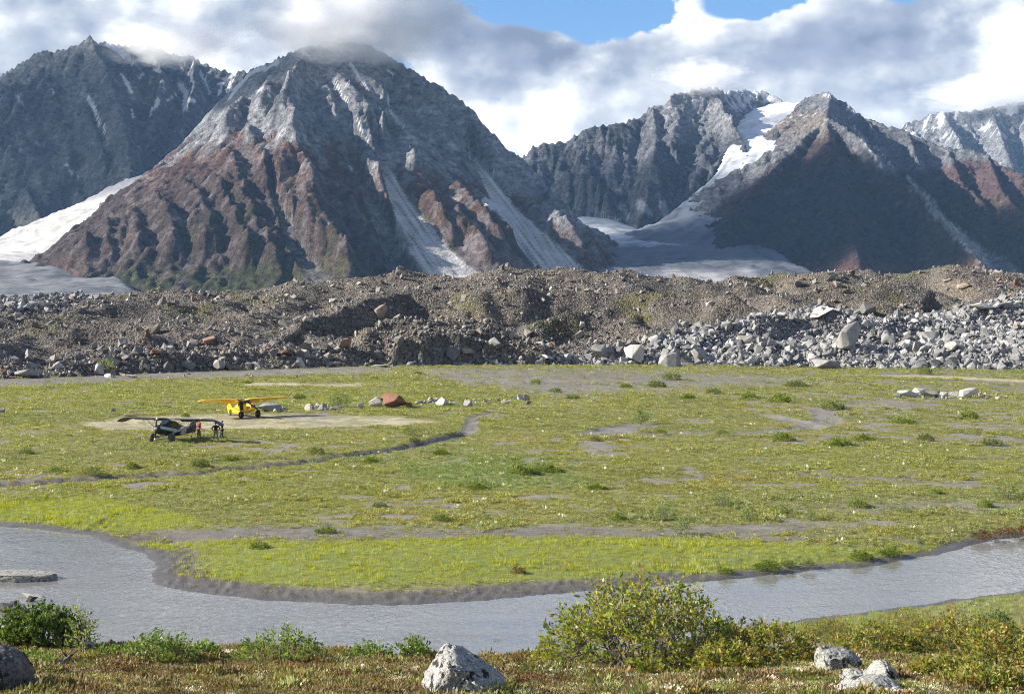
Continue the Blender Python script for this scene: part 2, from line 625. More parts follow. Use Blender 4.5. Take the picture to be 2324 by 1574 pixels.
# --- the big middle mountain
MID = [
    ([(575, 158, 6400), (600, 150, 6300), (660, 125, 6050), (705, 108, 5900), (780, 92, 5950), (860, 105, 6000), (905, 138, 6000), (960, 175, 5980), (1020, 215, 5950),
      (1060, 250, 5930), (1110, 295, 5900), (1150, 340, 5860), (1195, 378, 5820), (1240, 428, 5750), (1290, 482, 5650), (1340, 542, 5520), (1380, 592, 5400), (1430, 640, 5250)], 1.02),
    ([(700, 112, 5900), (640, 170, 5850), (590, 215, 5800), (545, 268, 5750), (490, 303, 5700), (435, 368, 5640), (370, 405, 5580), (300, 452, 5520), (250, 490, 5460), (175, 570, 5350), (140, 625, 5250)], 0.98),
    ([(700, 112, 5900), (665, 200, 5600), (652, 235, 5450), (672, 270, 5330), (668, 325, 5180), (695, 370, 5050), (712, 430, 4900), (720, 490, 4770), (760, 560, 4600), (800, 620, 4450)], 1.10),
    ([(780, 92, 5950), (820, 210, 5680), (850, 285, 5480), (895, 345, 5370), (930, 375, 5330), (985, 415, 5310), (1050, 485, 5190), (1110, 545, 5060), (1190, 620, 4880)], 1.12),
    ([(750, 230, 5550), (800, 345, 5250), (850, 440, 5000), (890, 510, 4830), (940, 580, 4650), (970, 630, 4520)], 1.2),
    ([(985, 415, 5150), (960, 480, 4950), (1000, 560, 4760), (1060, 625, 4600)], 1.3),
    ([(590, 215, 5800), (600, 300, 5400), (590, 370, 5180), (560, 430, 5000)], 1.25),
    ([(435, 368, 5640), (450, 450, 5250), (490, 530, 4930), (520, 600, 4700)], 1.2),
    ([(300, 452, 5520), (330, 530, 5200), (350, 600, 4950)], 1.2),
    ([(695, 370, 5050), (640, 440, 4870), (620, 520, 4690), (650, 600, 4530)], 1.25),
    ([(1195, 378, 5820), (1180, 440, 5550), (1215, 500, 5330), (1270, 560, 5130), (1340, 620, 4950)], 1.25),
]
MID_COARSE = [(MID[0][0], 0.95), (MID[1][0], 0.92), (MID[2][0], 0.92), (MID[3][0], 0.88)]
STEP = 7.5


def mid_back(X, Y, H):
    # behind the left crest the mountain falls away to the glacier
    W = np.array([at(*q) for q in [(575, 158, 6400)] + MID[1][0][2:]])
    W = np.vstack([W, W[-1] + (W[-1] - W[-3]) * np.array((3.0, 3.0, 1.5))])
    d, arc, z, side = seg_dist(X, Y, W[:, :2], W[:, 2])
    lim = z + 15 - 1.15 * d * (1 + 0.25 * gnoise(arc / 120.0, d / 300.0, 77)) + 14 * ridged(X, Y, 60, 4, 0.6, 78)
    behind = (side < 0) & (X < W[0, 0] + 120)
    return np.where(behind, np.minimum(H, np.maximum(lim, -60)), H)


MID_SPURS = [
    [(400, 395), (430, 450), (460, 510), (480, 560), (500, 610)], [(440, 370), (475, 430), (510, 490), (540, 550), (570, 610)], [(490, 310), (520, 380), (545, 450), (570, 520), (605, 600)],
    [(540, 275), (560, 330), (590, 380), (610, 440)], [(345, 430), (365, 490), (385, 550), (400, 610)], [(290, 465), (300, 520), (310, 570), (320, 620)], [(240, 505), (245, 560), (240, 610)], [(200, 545), (200, 590), (190, 625)],
    [(520, 500), (545, 560), (575, 625)], [(430, 480), (455, 540), (470, 600)], [(570, 500), (600, 570), (630, 640)], [(650, 330), (632, 385), (622, 425)], [(690, 350), (705, 420), (690, 480), (700, 540), (730, 600)], [(720, 470), (760, 550), (790, 620)],
    [(740, 390), (790, 480), (840, 560), (870, 620)], [(800, 345), (850, 440), (890, 520), (930, 590)], [(820, 470), (850, 530), (880, 600)], [(660, 440), (665, 500), (690, 580)], [(930, 375), (960, 430), (985, 500), (1010, 560), (1060, 620)],
    [(1000, 390), (1050, 470), (1100, 530), (1160, 600)], [(1080, 470), (1130, 540), (1180, 600)], [(1020, 480), (1060, 540), (1110, 610)], [(1170, 430), (1230, 500), (1290, 560), (1340, 610)], [(1240, 470), (1300, 540), (1360, 610)],
    [(700, 130), (690, 170), (660, 220), (640, 260), (640, 300)], [(740, 150), (780, 220), (830, 280), (880, 340)], [(800, 150), (850, 230), (900, 300), (950, 370)], [(870, 140), (940, 240), (1010, 330), (1060, 390)],
    [(950, 190), (1030, 290), (1100, 360), (1150, 420)], [(620, 190), (600, 240), (590, 290)], [(680, 230), (700, 290), (720, 340)], [(570, 230), (530, 280), (500, 330)], [(730, 200), (745, 260), (770, 320)], [(500, 400), (530, 460), (560, 500)],
    [(640, 250), (655, 290), (668, 322)], [(910, 340), (935, 380), (950, 420)], [(590, 380), (640, 460), (680, 540), (720, 610)], [(280, 500), (280, 550), (270, 600)],
]
MID_GULL = [([(845, 290), (880, 395), (905, 450), (935, 500), (970, 560), (1035, 630)], 14, 105), ([(1060, 340), (1110, 410), (1140, 460), (1180, 510), (1225, 560), (1290, 630)], 18, 110), ([(780, 345), (830, 440), (860, 500), (890, 560), (915, 640)], 7, 45), ([(610, 400), (630, 470), (665, 560), (725, 635)], 6, 32)]
X, Y, H = ridge_land('mid', -2150, 900, 4150, 7100, STEP, MID_COARSE, floor=-60, warp=40, seed=11, rough=0.6, drops=120000, rill=0.08, post=mid_back, spurs=MID_SPURS, gullies=MID_GULL)
dx, dy = to_sheet(X, Y, H)
S, gx, gy = slope_of(H, STEP)
n1 = fbm(X, Y, 260, 5, seed=3)
n2 = fbm(X, Y, 60, 4, 0.6, seed=4)
col = np.broadcast_to(GRANITE * 1.5, X.shape + (3,)).copy()
col = mixc(col, GRANITE_D * 1.2, sstep(-0.05, 0.5, n1 + 0.5 * n2) * 0.7)
# rust band below a traced line, umber under it
lx = np.array([0, 420, 480, 545, 600, 640, 668, 700, 760, 800, 850, 900, 960, 1010, 1100, 1180, 1300, 1500])
ly = np.array([340, 345, 305, 272, 300, 300, 318, 330, 330, 350, 380, 360, 355, 370, 420, 430, 500, 560])
b = dy - np.interp(dx, lx, ly) + 60 * n1 + 45 * n2
rust = sstep(-10, 45, b) * (0.55 + 0.45 * sstep(-0.3, 0.2, n2 + 0.6 * n1))
umb = sstep(30, 130, b - 60 * sstep(800, 900, dx) + 50 * n1) * 0.85
col = mixc(col, RUST * (1 + 0.3 * n2[..., None]), rust)
col = mixc(col, UMBER, umb * rust * np.where(dx < 620, 1.0, 0.75))
pale = sstep(0.25, 0.7, n1 + n2 * 0.6) * rust * 0.35
col = mixc(col, np.array((0.27, 0.20, 0.16)), pale)
# turf on the lowest slopes
tf = 0.8 * sstep(-0.35, 0.25, n2 + 0.5 * n1) * sstep(580, 635, dy + 25 * n1 + 18 * n2) * sstep(180, 240, dx + 30 * n2) * sstep(950, 850, dx)
tf = np.maximum(tf, sstep(430, 520, dy + 40 * n2) * sstep(0.05, 0.45, n2 + n1 * 0.5 + 0.12 * (gx < 0)) * sstep(380, 460, dx) * sstep(1260, 1150, dx) * 0.75)
col = mixc(col, TURF, np.clip(tf * 0.85, 0, 1))
for pts, a, b_ in [([(640, 320), (640, 400), (625, 440)], 8, 14)]:
    col = mixc(col, np.array((0.30, 0.21, 0.18)), line_mask(dx, dy, pts, a, b_, 5) * 0.8)
# talus in the chutes
for k_, g_ in enumerate(GULLY):
    st_ = 0.80 + 0.36 * gnoise(dx / 7.0 - dy / 10.0, dy / 90.0, 7 + k_) + 0.22 * gnoise(dx / 2.5 - dy / 3.6, dy / 40.0, 17 + k_) + 0.15 * n2
    col = mixc(col, (SCREE * (1.45, 1.45, 0.95, 0.66)[k_])[None, None] * st_[..., None], g_ * (0.97, 0.97, 0.8, 0.7)[k_] * sstep(330, 420, dy + 25 * n2) if k_ < 2 else g_ * 0.75)
tan = line_mask(dx, dy, [(130, 620), (200, 590), (300, 530)], 40, 10, 8) * 0.6
col = mixc(col, np.array((0.22, 0.15, 0.125)), tan)
# snow in couloirs
for pts, a, b_ in [([(795, 145), (815, 175), (838, 203)], 3.5, 3.0), ([(880, 215), (884, 250), (905, 275), (920, 292)], 2.2, 2.5), ([(810, 265), (822, 300), (836, 325)], 2.0, 2.2),
                   ([(760, 185), (775, 215), (795, 240)], 2.0, 1.5), ([(535, 170), (548, 182), (525, 200)], 10, 6), ([(600, 150), (570, 165), (550, 185), (520, 225)], 6, 3),
                   ([(595, 200), (580, 210)], 4, 2), ([(1100, 455), (1120, 470)], 7, 9), ([(690, 120), (700, 128)], 5, 3), ([(880, 160), (892, 168)], 2, 2), ([(630, 140), (600, 160)], 5, 3),
                   ([(790, 376), (800, 388)], 3, 2), ([(1115, 385), (1125, 395)], 2.5, 2)]:
    col = mixc(col, SNOW, line_mask(dx, dy, pts, a, b_, 9, 0.8))
hi = sstep(190, 120, dy) * sstep(0.25, 0.5, n2 + 0.2 * n1) * sstep(1.1, 0.7, S)
col = mixc(col, SNOW, hi * 0.8)
land_obj('mountain', X, Y, H, col, rock_m, 'big grey and rust brown mountain with its summit in cloud, pale scree fans', keep=None)
print('mid', time.time() - T0)

# --- the mountain on the left, behind the glacier
LEFT = [
    ([(-160, 250, 8500), (-60, 205, 8550), (0, 172, 8500), (40, 152, 8400), (75, 126, 8350), (130, 118, 8300), (170, 106, 8250), (190, 99, 8220), (205, 86, 8200), (222, 106, 8250), (250, 100, 8450), (300, 103, 8600),
      (345, 113, 8600), (400, 128, 8600), (440, 136, 8600), (480, 158, 8550), (530, 163, 8500), (600, 160, 8500), (680, 150, 8600)], 1.21),
    ([(205, 86, 8200), (235, 150, 7900), (262, 220, 7600), (285, 300, 7300), (300, 380, 7000), (290, 425, 6800)], 1.35),
    ([(40, 152, 8400), (90, 260, 7900), (140, 340, 7500), (165, 410, 7200), (200, 470, 6850)], 1.35),
    ([(-20, 195, 8300), (20, 330, 7600), (60, 430, 7100), (90, 500, 6700)], 1.35),
    ([(345, 113, 8600), (370, 180, 8200), (350, 250, 7800), (330, 320, 7500)], 1.42),
    ([(440, 136, 8600), (440, 220, 8100), (410, 300, 7600), (370, 380, 7200)], 1.42),
    ([(130, 118, 8300), (175, 210, 7900), (215, 300, 7450), (235, 370, 7150)], 1.42),
    ([(300, 103, 8600), (308, 190, 8150), (290, 240, 7900)], 1.42),
    ([(-120, 300, 8000), (-60, 430, 7200), (-20, 540, 6500)], 1.28),
]
STEP = 10.0
X, Y, H = ridge_land('left', -3900, -1000, 6100, 9300, STEP, LEFT, floor=-60, warp=50, seed=31, rough=1.1, drops=80000, rill=0.2, amp=60.0, wid=84.0, spurs=[
    [(70, 130), (110, 210), (120, 290), (170, 370)], [(150, 120), (165, 190), (190, 250), (195, 330)], [(0, 180), (40, 260), (60, 350), (110, 440)], [(240, 170), (235, 240), (255, 310), (245, 390)], [(270, 130), (300, 200), (320, 260)], [(390, 130), (395, 180), (380, 250), (350, 320)],
    [(470, 165), (470, 220), (440, 280)], [(330, 120), (330, 170), (345, 220)], [(0, 330), (30, 400), (40, 470)], [(200, 280), (215, 350), (250, 430)], [(20, 230), (70, 310), (90, 380)], [(280, 330), (270, 390), (240, 440)]])
dx, dy = to_sheet(X, Y, H)
S, gx, gy = slope_of(H, STEP)
n1 = fbm(X, Y, 320, 5, seed=13)
n2 = fbm(X, Y, 80, 4, 0.6, seed=14)
col = np.broadcast_to(GRANITE_D * 1.4, X.shape + (3,)).copy()
col = mixc(col, GRANITE * 1.0, sstep(-0.1, 0.5, n1 + 0.9 * n2) * 0.65)
col = mixc(col, np.array((0.13, 0.14, 0.07)), sstep(440, 500, dy + 30 * n1) * 0.35)
for pts, a, b_ in [([(200, 222), (215, 250), (226, 285)], 5, 3), ([(412, 195), (422, 215), (420, 248)], 9, 6), ([(425, 225), (440, 228)], 4, 5), ([(275, 170), (290, 190), (300, 212)], 4, 4), ([(298, 245), (302, 268)], 3, 3),
                   ([(325, 165), (315, 180)], 3, 2), ([(455, 165), (468, 190), (475, 210)], 5, 3), ([(505, 190), (495, 218)], 5, 3), ([(358, 225), (352, 245)], 5, 4), ([(345, 245), (340, 262)], 3, 2), ([(150, 375), (165, 395), (178, 402)], 4, 4),
                   ([(365, 180), (372, 188)], 3, 3), ([(38, 218), (42, 222)], 3, 3), ([(530, 165), (520, 200)], 7, 4), ([(120, 205), (122, 212)], 2, 2), ([(250, 100), (300, 140)], 10, 6), ([(400, 215), (380, 230)], 3, 2), ([(236, 285), (238, 305)], 2, 2)]:
    col = mixc(col, SNOW, line_mask(dx, dy, pts, a, b_, 19, 0.8))
hi = sstep(280, 130, dy) * sstep(0.26, 0.42, n2 + 0.15 * n1) * sstep(240, 330, dx)
col = mixc(col, SNOW, hi * 0.9)
land_obj('mountain', X, Y, H, col, rock_m, 'dark grey jagged mountain at the left edge above the white glacier')
print('left', time.time() - T0)

# --- the granite mountain right of the gap
GRAN = [
    ([(1060, 520, 8700), (1130, 430, 8650), (1180, 372, 8550), (1197, 355, 8500), (1212, 335, 8400), (1250, 331, 8400), (1282, 325, 8400), (1320, 305, 8400), (1350, 290, 8400), (1400, 287, 8400), (1430, 270, 8450), (1480, 246, 8500),
      (1505, 240, 8500), (1520, 222, 8500), (1545, 212, 8550), (1580, 204, 8600), (1620, 205, 8800), (1660, 207, 9000), (1700, 204, 9100), (1745, 218, 9100), (1775, 238, 9050), (1805, 248, 8950), (1830, 240, 8900)], 1.21),
    ([(1600, 206, 8700), (1640, 258, 8350), (1680, 310, 8100), (1697, 360, 7900), (1672, 410, 7650), (1640, 460, 7400)], 1.42),
    ([(1480, 246, 8500), (1490, 330, 8150), (1475, 420, 7800), (1455, 500, 7450)], 1.25),
]
X, Y, H = ridge_land('gran', -150, 2100, 6900, 9700, STEP, GRAN, floor=-60, warp=80, seed=51, rough=1.1, drops=80000, rill=0.17, amp=66.0, wid=84.0, spurs=[
    [(1240, 335), (1255, 390), (1300, 470)], [(1318, 308), (1308, 360), (1338, 430), (1385, 500)], [(1400, 290), (1432, 350), (1424, 420), (1450, 480)], [(1352, 300), (1385, 370), (1395, 440)], [(1520, 225), (1545, 285), (1522, 345), (1540, 430)],
    [(1560, 250), (1605, 320), (1600, 400), (1570, 460)], [(1440, 300), (1470, 370), (1500, 440), (1500, 500)], [(1280, 330), (1330, 420), (1350, 470)], [(1590, 215), (1630, 270), (1660, 320)], [(1210, 345), (1225, 420), (1260, 490)], [(1640, 340), (1630, 400), (1600, 450)]])
dx, dy = to_sheet(X, Y, H)
S, gx, gy = slope_of(H, STEP)
n1 = fbm(X, Y, 320, 5, seed=23)
n2 = fbm(X, Y, 80, 4, 0.6, seed=24)
col = np.broadcast_to(GRANITE_D * 1.35, X.shape + (3,)).copy()
col = mixc(col, GRANITE * 1.25, sstep(-0.1, 0.5, n1 + 0.6 * n2) * 0.6)
col = mixc(col, GRANITE * 1.3, sstep(330, 280, dy + 30 * n1) * sstep(1440, 1490, dx) * 0.8)
hi = sstep(300, 225, dy + 15 * n1) * sstep(0.02, 0.22, n2 + 0.2 * n1 - 0.25 * sstep(0.8, 1.4, S)) * sstep(1480, 1560, dx)
hi = np.maximum(hi, sstep(262, 240, dy + 10 * n2) * sstep(1610, 1680, dx) * sstep(0.0, 0.2, n2 + 0.1) * 0.95)
col = mixc(col, SNOW, hi)
for pts, a, b_ in [([(1355, 488), (1370, 500)], 12, 10), ([(1410, 470), (1425, 490), (1400, 500)], 10, 5), ([(1455, 465), (1475, 485)], 14, 10), ([(1505, 465), (1515, 490)], 10, 8), ([(1380, 515), (1450, 525)], 9, 6)]:
    col = mixc(col, SNOW * 0.8, line_mask(dx, dy, pts, a, b_, 29, 0.7) * 0.8)
land_obj('mountain', X, Y, H, col, rock_m, 'grey granite mountain with snowy top right of the cloud filled gap')
print('gran', time.time() - T0)

# --- the dark pyramid and the long ridge to the right of it
PYR = [
    ([(1800, 250, 8950), (1830, 226, 8500), (1855, 216, 8250), (1885, 212, 8100), (1920, 234, 8000), (1960, 264, 7900), (2000, 283, 7800), (2060, 300, 7700), (2100, 320, 7650), (2160, 340, 7550), (2210, 345, 7450), (2240, 352, 7400),
      (2270, 375, 7300), (2324, 402, 7100), (2400, 440, 6900), (2480, 480, 6700)], 1.02),
    ([(1885, 212, 8100), (1880, 240, 7750), (1876, 264, 7350), (1800, 340, 7050), (1740, 400, 6850), (1690, 452, 6650), (1650, 520, 6350), (1615, 590, 6000), (1600, 640, 5700)], 1.14),
    ([(1876, 264, 7350), (1935, 305, 7050), (2000, 362, 6800), (2080, 432, 6450), (2150, 512, 6000), (2220, 592, 5500), (2262, 640, 5200)], 1.14),
    ([(1876, 264, 7350), (1880, 340, 6850), (1900, 430, 6350), (1930, 520, 5850), (1950, 600, 5400), (1960, 660, 5100)], 0.88),
    ([(2060, 300, 7700), (2100, 420, 7100), (2180, 490, 6650), (2260, 560, 6200), (2340, 620, 5800)], 1.21),
    ([(2240, 352, 7400), (2270, 430, 6950), (2330, 500, 6500), (2420, 570, 6100)], 1.21),
    ([(1960, 264, 7900), (2020, 360, 7450), (2060, 400, 7200)], 1.28),
    ([(2150, 340, 7550), (2180, 410, 7150), (2240, 470, 6800)], 1.28),
]
X, Y, H = ridge_land('pyr', 700, 3400, 4900, 9100, STEP, PYR, floor=-60, warp=40, seed=71, rough=0.75, drops=90000, rill=0.22)
dx, dy = to_sheet(X, Y, H)
S, gx, gy = slope_of(H, STEP)
n1 = fbm(X, Y, 320, 5, seed=33)
n2 = fbm(X, Y, 80, 4, 0.6, seed=34)
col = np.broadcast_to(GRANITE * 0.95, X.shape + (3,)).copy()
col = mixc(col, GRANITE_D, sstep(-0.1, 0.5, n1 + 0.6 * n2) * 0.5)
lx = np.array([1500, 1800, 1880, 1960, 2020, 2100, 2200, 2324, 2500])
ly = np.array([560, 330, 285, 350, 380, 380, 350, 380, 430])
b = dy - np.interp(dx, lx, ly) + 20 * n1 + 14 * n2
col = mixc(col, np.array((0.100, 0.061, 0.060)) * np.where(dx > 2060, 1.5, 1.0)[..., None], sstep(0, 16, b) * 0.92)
col = mixc(col, np.array((0.060, 0.046, 0.053)), sstep(30, 140, b + 40 * n1) * np.where(dx > 2080, 0.5, 0.75))  # deeper blue shade put into the pyramid's rock colour
col = mixc(col, np.array((0.14, 0.115, 0.07)), sstep(2060, 2120, dx) * sstep(430, 480, dy + 20 * n1) * 0.6)
col = mixc(col, RUST * 1.3, sstep(585, 610, dy + 10 * n2) * 0.5)
col = mixc(col, np.array((0.32, 0.27, 0.23)), sstep(245, 262, dy) * sstep(330, 290, dy + 20 * n2) * sstep(1890, 1860, dx) * 0.8)
for pts, a, b_, k in [([(2060, 400), (2100, 450), (2150, 510), (2210, 565), (2300, 625)], 4, 22, 0.9), ([(1940, 290), (1975, 340), (2000, 380)], 2, 2.5, 1.4), ([(1985, 330), (2030, 380)], 2, 2, 1.2), ([(2120, 455), (2130, 470)], 3, 2, 2.0)]:
    col = mixc(col, np.clip(SCREE * k, 0, 0.85), line_mask(dx, dy, pts, a, b_, 39, 0.8) * 0.9)
hi = sstep(320, 235, dy + 20 * n1) * sstep(0.05, 0.28, n2 + 0.2 * n1) * sstep(1.2, 0.7, S)
hi = np.maximum(hi, line_mask(dx, dy, [(1870, 213), (1900, 225), (1960, 270)], 7, 3, 5, 0.6) * sstep(-0.1, 0.2, n2))
col = mixc(col, SNOW, np.clip(hi, 0, 1))
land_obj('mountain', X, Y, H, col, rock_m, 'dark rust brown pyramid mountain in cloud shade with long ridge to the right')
print('pyr', time.time() - T0)

FAR = [
    ([(1960, 330, 12600), (2030, 297, 12500), (2060, 283, 12400), (2100, 268, 12300), (2140, 258, 12200), (2200, 256, 12200), (2250, 243, 12200), (2290, 238, 12200), (2330, 234, 12200), (2420, 228, 12200), (2560, 240, 12200)], 1.14),
    ([(2140, 258, 12200), (2170, 310, 11700), (2190, 350, 11300)], 1.28), ([(2250, 243, 12200), (2270, 310, 11600), (2290, 360, 11200)], 1.28), ([(2330, 234, 12200), (2350, 330, 11400)], 1.28),
    ([(2060, 283, 12400), (2100, 330, 11800)], 1.28),
]
STEP = 16.0
X, Y, H = ridge_land('far', 2400, 5900, 10300, 13600, STEP, FAR, floor=-60, warp=60, seed=91, rough=1.3, drops=40000, rill=0.2)
dx, dy = to_sheet(X, Y, H)
S, gx, gy = slope_of(H, STEP)
n2 = fbm(X, Y, 130, 4, 0.6, seed=44)
col = np.broadcast_to(GRANITE * 1.15, X.shape + (3,)).copy()
col = mixc(col, GRANITE_D, sstep(-0.1, 0.5, n2) * 0.4)
col = mixc(col, SNOW, sstep(0.02, 0.22, n2 - 0.06 + 0.10 * sstep(300, 245, dy)) * sstep(350, 290, dy) * 0.9)
land_obj('mountain', X, Y, H, col, rock_m, 'distant snow streaked mountain at the right edge under the cloud')
print('far', time.time() - T0)


# ------------------------------------------------------------------ glaciers: smooth ice running down traced valleys
def glacier(x0, x1, y0, y1, step, path, half, label, colf, bulge=14, seed=0, crev=6.0, rolls=0.0):
    nx, ny = int((x1 - x0) / step) + 1, int((y1 - y0) / step) + 1
    X, Y = np.meshgrid(x0 + np.arange(nx) * step, y0 + np.arange(ny) * step)
    W = np.array([at(*q[:3]) for q in path])
    d, arc, z, side = seg_dist(X, Y, W[:, :2], W[:, 2])
    hw = seg_dist(X, Y, W[:, :2], np.array([q[3] for q in path]))[2] if len(path[0]) > 3 else half
    H = z + bulge * (1 - (d / hw) ** 2) + crev * fbm(X, Y, 120, 5, 0.6, seed) + crev * 1.1 * ridged(arc + 25 * fbm(X, Y, 90, 3, seed=seed + 8), d * 0.35, 62, 4, 0.62, seed + 3)
    H = np.where(d > hw, H - (d - hw) * 0.8, H) + rolls * 22 * fbm(X, Y, 260, 4, 0.55, seed + 21)
    dx, dy = to_sheet(X, Y, H)
    col = colf(X, Y, H, dx, dy, d / hw, arc)
    lane = side * d / hw * 5.5 + 0.9 * fbm(X, Y, 300, 3, seed=seed + 12)
    band = sstep(0.25, 0.6, gnoise(lane, arc / 900.0, seed + 13)) * sstep(0, 900, arc)
    col = mixc(col, col * np.array((0.42, 0.43, 0.46)), band * 0.75)
    return land_obj('glacier', X, Y, H, col, ice_m, label, keep=d < hw * 1.25)


def col_left(X, Y, H, dx, dy, t, arc):
    n = fbm(X, Y, 150, 5, 0.6, seed=61)
    c = np.broadcast_to(np.array((0.52, 0.505, 0.47)), X.shape + (3,)).copy()
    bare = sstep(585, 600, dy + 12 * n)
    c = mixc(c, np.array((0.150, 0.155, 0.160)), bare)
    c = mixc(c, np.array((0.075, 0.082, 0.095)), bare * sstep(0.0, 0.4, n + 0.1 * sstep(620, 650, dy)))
    cv = ridged(arc + 25 * fbm(X, Y, 90, 3, seed=13), t * 60, 62, 4, 0.62, 8)
    c = mixc(c, np.array((0.25, 0.27, 0.29)), sstep(0.2, -0.3, cv) * 0.6)
    return mixc(c, np.array((0.33, 0.335, 0.34)), sstep(0.0, 0.35, n) * (1 - bare) * 0.7)


glacier(-2900, -900, 3200, 7400, 14.0, [(330, 405, 6900, 90), (290, 438, 6600, 130), (240, 478, 6300, 190), (170, 530, 5900, 300), (40, 578, 5600, 420), (20, 600, 5150, 400), (-20, 640, 4500, 380), (-60, 690, 3300, 400)], None,
        'white glacier tongue curving down at the left edge behind the moraine', col_left, 10, 5, 8.0, 1.0)


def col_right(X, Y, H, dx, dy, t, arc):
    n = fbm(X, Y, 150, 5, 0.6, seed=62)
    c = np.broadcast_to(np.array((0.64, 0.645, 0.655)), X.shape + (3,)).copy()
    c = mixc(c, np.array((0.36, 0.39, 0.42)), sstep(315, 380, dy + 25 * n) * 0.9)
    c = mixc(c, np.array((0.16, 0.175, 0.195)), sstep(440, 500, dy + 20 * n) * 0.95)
    c = mixc(c, np.array((0.068, 0.078, 0.094)), sstep(490, 540, dy + 20 * n) * 0.92)  # valley debris grey, darkened and blued for the cloud shade on it
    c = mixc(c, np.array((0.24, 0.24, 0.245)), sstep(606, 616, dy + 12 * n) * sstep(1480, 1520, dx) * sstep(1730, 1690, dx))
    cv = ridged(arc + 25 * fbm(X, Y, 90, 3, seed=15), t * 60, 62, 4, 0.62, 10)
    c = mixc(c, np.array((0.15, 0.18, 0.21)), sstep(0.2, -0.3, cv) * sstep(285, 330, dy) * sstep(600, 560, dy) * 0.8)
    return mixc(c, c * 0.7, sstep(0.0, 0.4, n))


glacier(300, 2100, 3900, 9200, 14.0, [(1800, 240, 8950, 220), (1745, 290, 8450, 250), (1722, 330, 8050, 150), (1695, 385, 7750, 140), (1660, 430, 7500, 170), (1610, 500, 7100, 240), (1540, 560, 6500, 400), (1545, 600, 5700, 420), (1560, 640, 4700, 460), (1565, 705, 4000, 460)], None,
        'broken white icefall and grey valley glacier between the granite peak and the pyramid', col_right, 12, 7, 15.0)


def col_cirque(X, Y, H, dx, dy, t, arc):
    n = fbm(X, Y, 120, 5, 0.6, seed=63)
    c = np.broadcast_to(np.array((0.30, 0.33, 0.36)), X.shape + (3,)).copy()
    return mixc(c, np.array((0.13, 0.15, 0.175)), sstep(-0.05, 0.4, n))


glacier(200, 1300, 5600, 7900, 12.0, [(1330, 500, 7500, 160), (1400, 535, 7000, 180), (1470, 560, 6500, 200)], None, 'small bluish side glacier under the granite wall', col_cirque, 14, 9, 6.0)
print('mountains', time.time() - T0)

# ------------------------------------------------------------------ clouds wrapped round the summits, and the ones whose shade lies on the slopes
def cloud_mat(name, dens, soft, nscale, aniso=0.0):
    m = bpy.data.materials.new(name)
    m.use_nodes = True
    w = NT(m.node_tree)
    tcn = w.n('ShaderNodeTexCoord')
    v = w.n('ShaderNodeVolumePrincipled')
    v.inputs['Color'].default_value = (0.999, 0.999, 0.999, 1)
    v.inputs['Anisotropy'].default_value = aniso
    if soft:
        r = w.vmath('LENGTH', tcn.outputs['Object'], out=1)
        nz = w.noise(tcn.outputs['Object'], nscale, 4, 0.6)
        t = w.math('ADD', w.math('SUBTRACT', 1.0, r), w.math('MULTIPLY', w.math('SUBTRACT', nz, 0.5), 1.5))
        d = w.mapr(t, 0.10, 0.75, 0.0, dens)
        w.link(d, v.inputs['Density'])
    else:
        v.inputs['Density'].default_value = dens
    o = w.n('ShaderNodeOutputMaterial')
    w.link(v.outputs[0], o.inputs['Volume'])
    return m


def cloud(center, radii, m, label, seed=0, lump=0.25, tilt=0.0):
    me = bpy.data.meshes.new('cloud')
    bm = bmesh.new()
    bmesh.ops.create_icosphere(bm, subdivisions=4, radius=1.0)
    from mathutils import noise as mn
    for v in bm.verts:
        k = 1 + lump * (mn.noise(v.co * 1.7 + Vector((seed, 0, 0))) + 0.5 * mn.noise(v.co * 4.1 + Vector((0, seed, 0))))
        v.co *= k
    bm.to_mesh(me)
    bm.free()
    o = add_obj('cloud', me, m, kind='stuff', label=label)
    o.location = center
    o.scale = radii
    o.rotation_euler = (0, tilt, 0)
    return o


cl_cap = cloud_mat('cloud_cap', 0.0105, True, 2.2)
cl_mist = cloud_mat('cloud_mist', 0.0055, True, 2.6)
cl_deck = cloud_mat('cloud_deck', 0.0018, False, 1.0)
cl_deck2 = cloud_mat('cloud_deck_thick', 0.0045, False, 1.0)
cloud(at(805, 50, 5850), (540, 430, 235), cl_cap, 'grey cloud sitting on the summit of the big middle mountain', 1, 0.15)
cloud(at(395, 95, 7900), (470, 350, 150), cl_mist, 'thin mist over the crest of the left mountain', 2, 0.15)
cloud(at(1595, 175, 8500), (330, 300, 130), cl_mist, 'mist hiding the summit of the granite mountain', 3, 0.15)
cloud(at(2250, 215, 12100), (700, 500, 190), cl_mist, 'low cloud along the crest of the distant mountain', 4, 0.15)


def shade_cloud(P, t, radii, label, seed, m=None):
    c = np.array(P) + t * np.array(SUN_V)
    return cloud(c, radii, m or cl_deck, label, seed, 0.25)


shade_cloud(at(1850, 470, 6400), 4600, (900, 800, 330), 'cloud bank above the frame shading the dark pyramid', 5, cl_deck2)
shade_cloud(at(150, 300, 7500), 4000, (1100, 1000, 350), 'cloud bank left of the frame shading the left mountain', 6)
shade_cloud(at(1460, 560, 6300), 4700, (560, 600, 240), 'cloud bank above the frame shading the valley glacier', 8, cl_deck2)
shade_cloud(at(1400, 430, 7700), 4500, (620, 700, 260), 'cloud bank above the frame shading the granite wall', 7)
print('clouds', time.time() - T0)

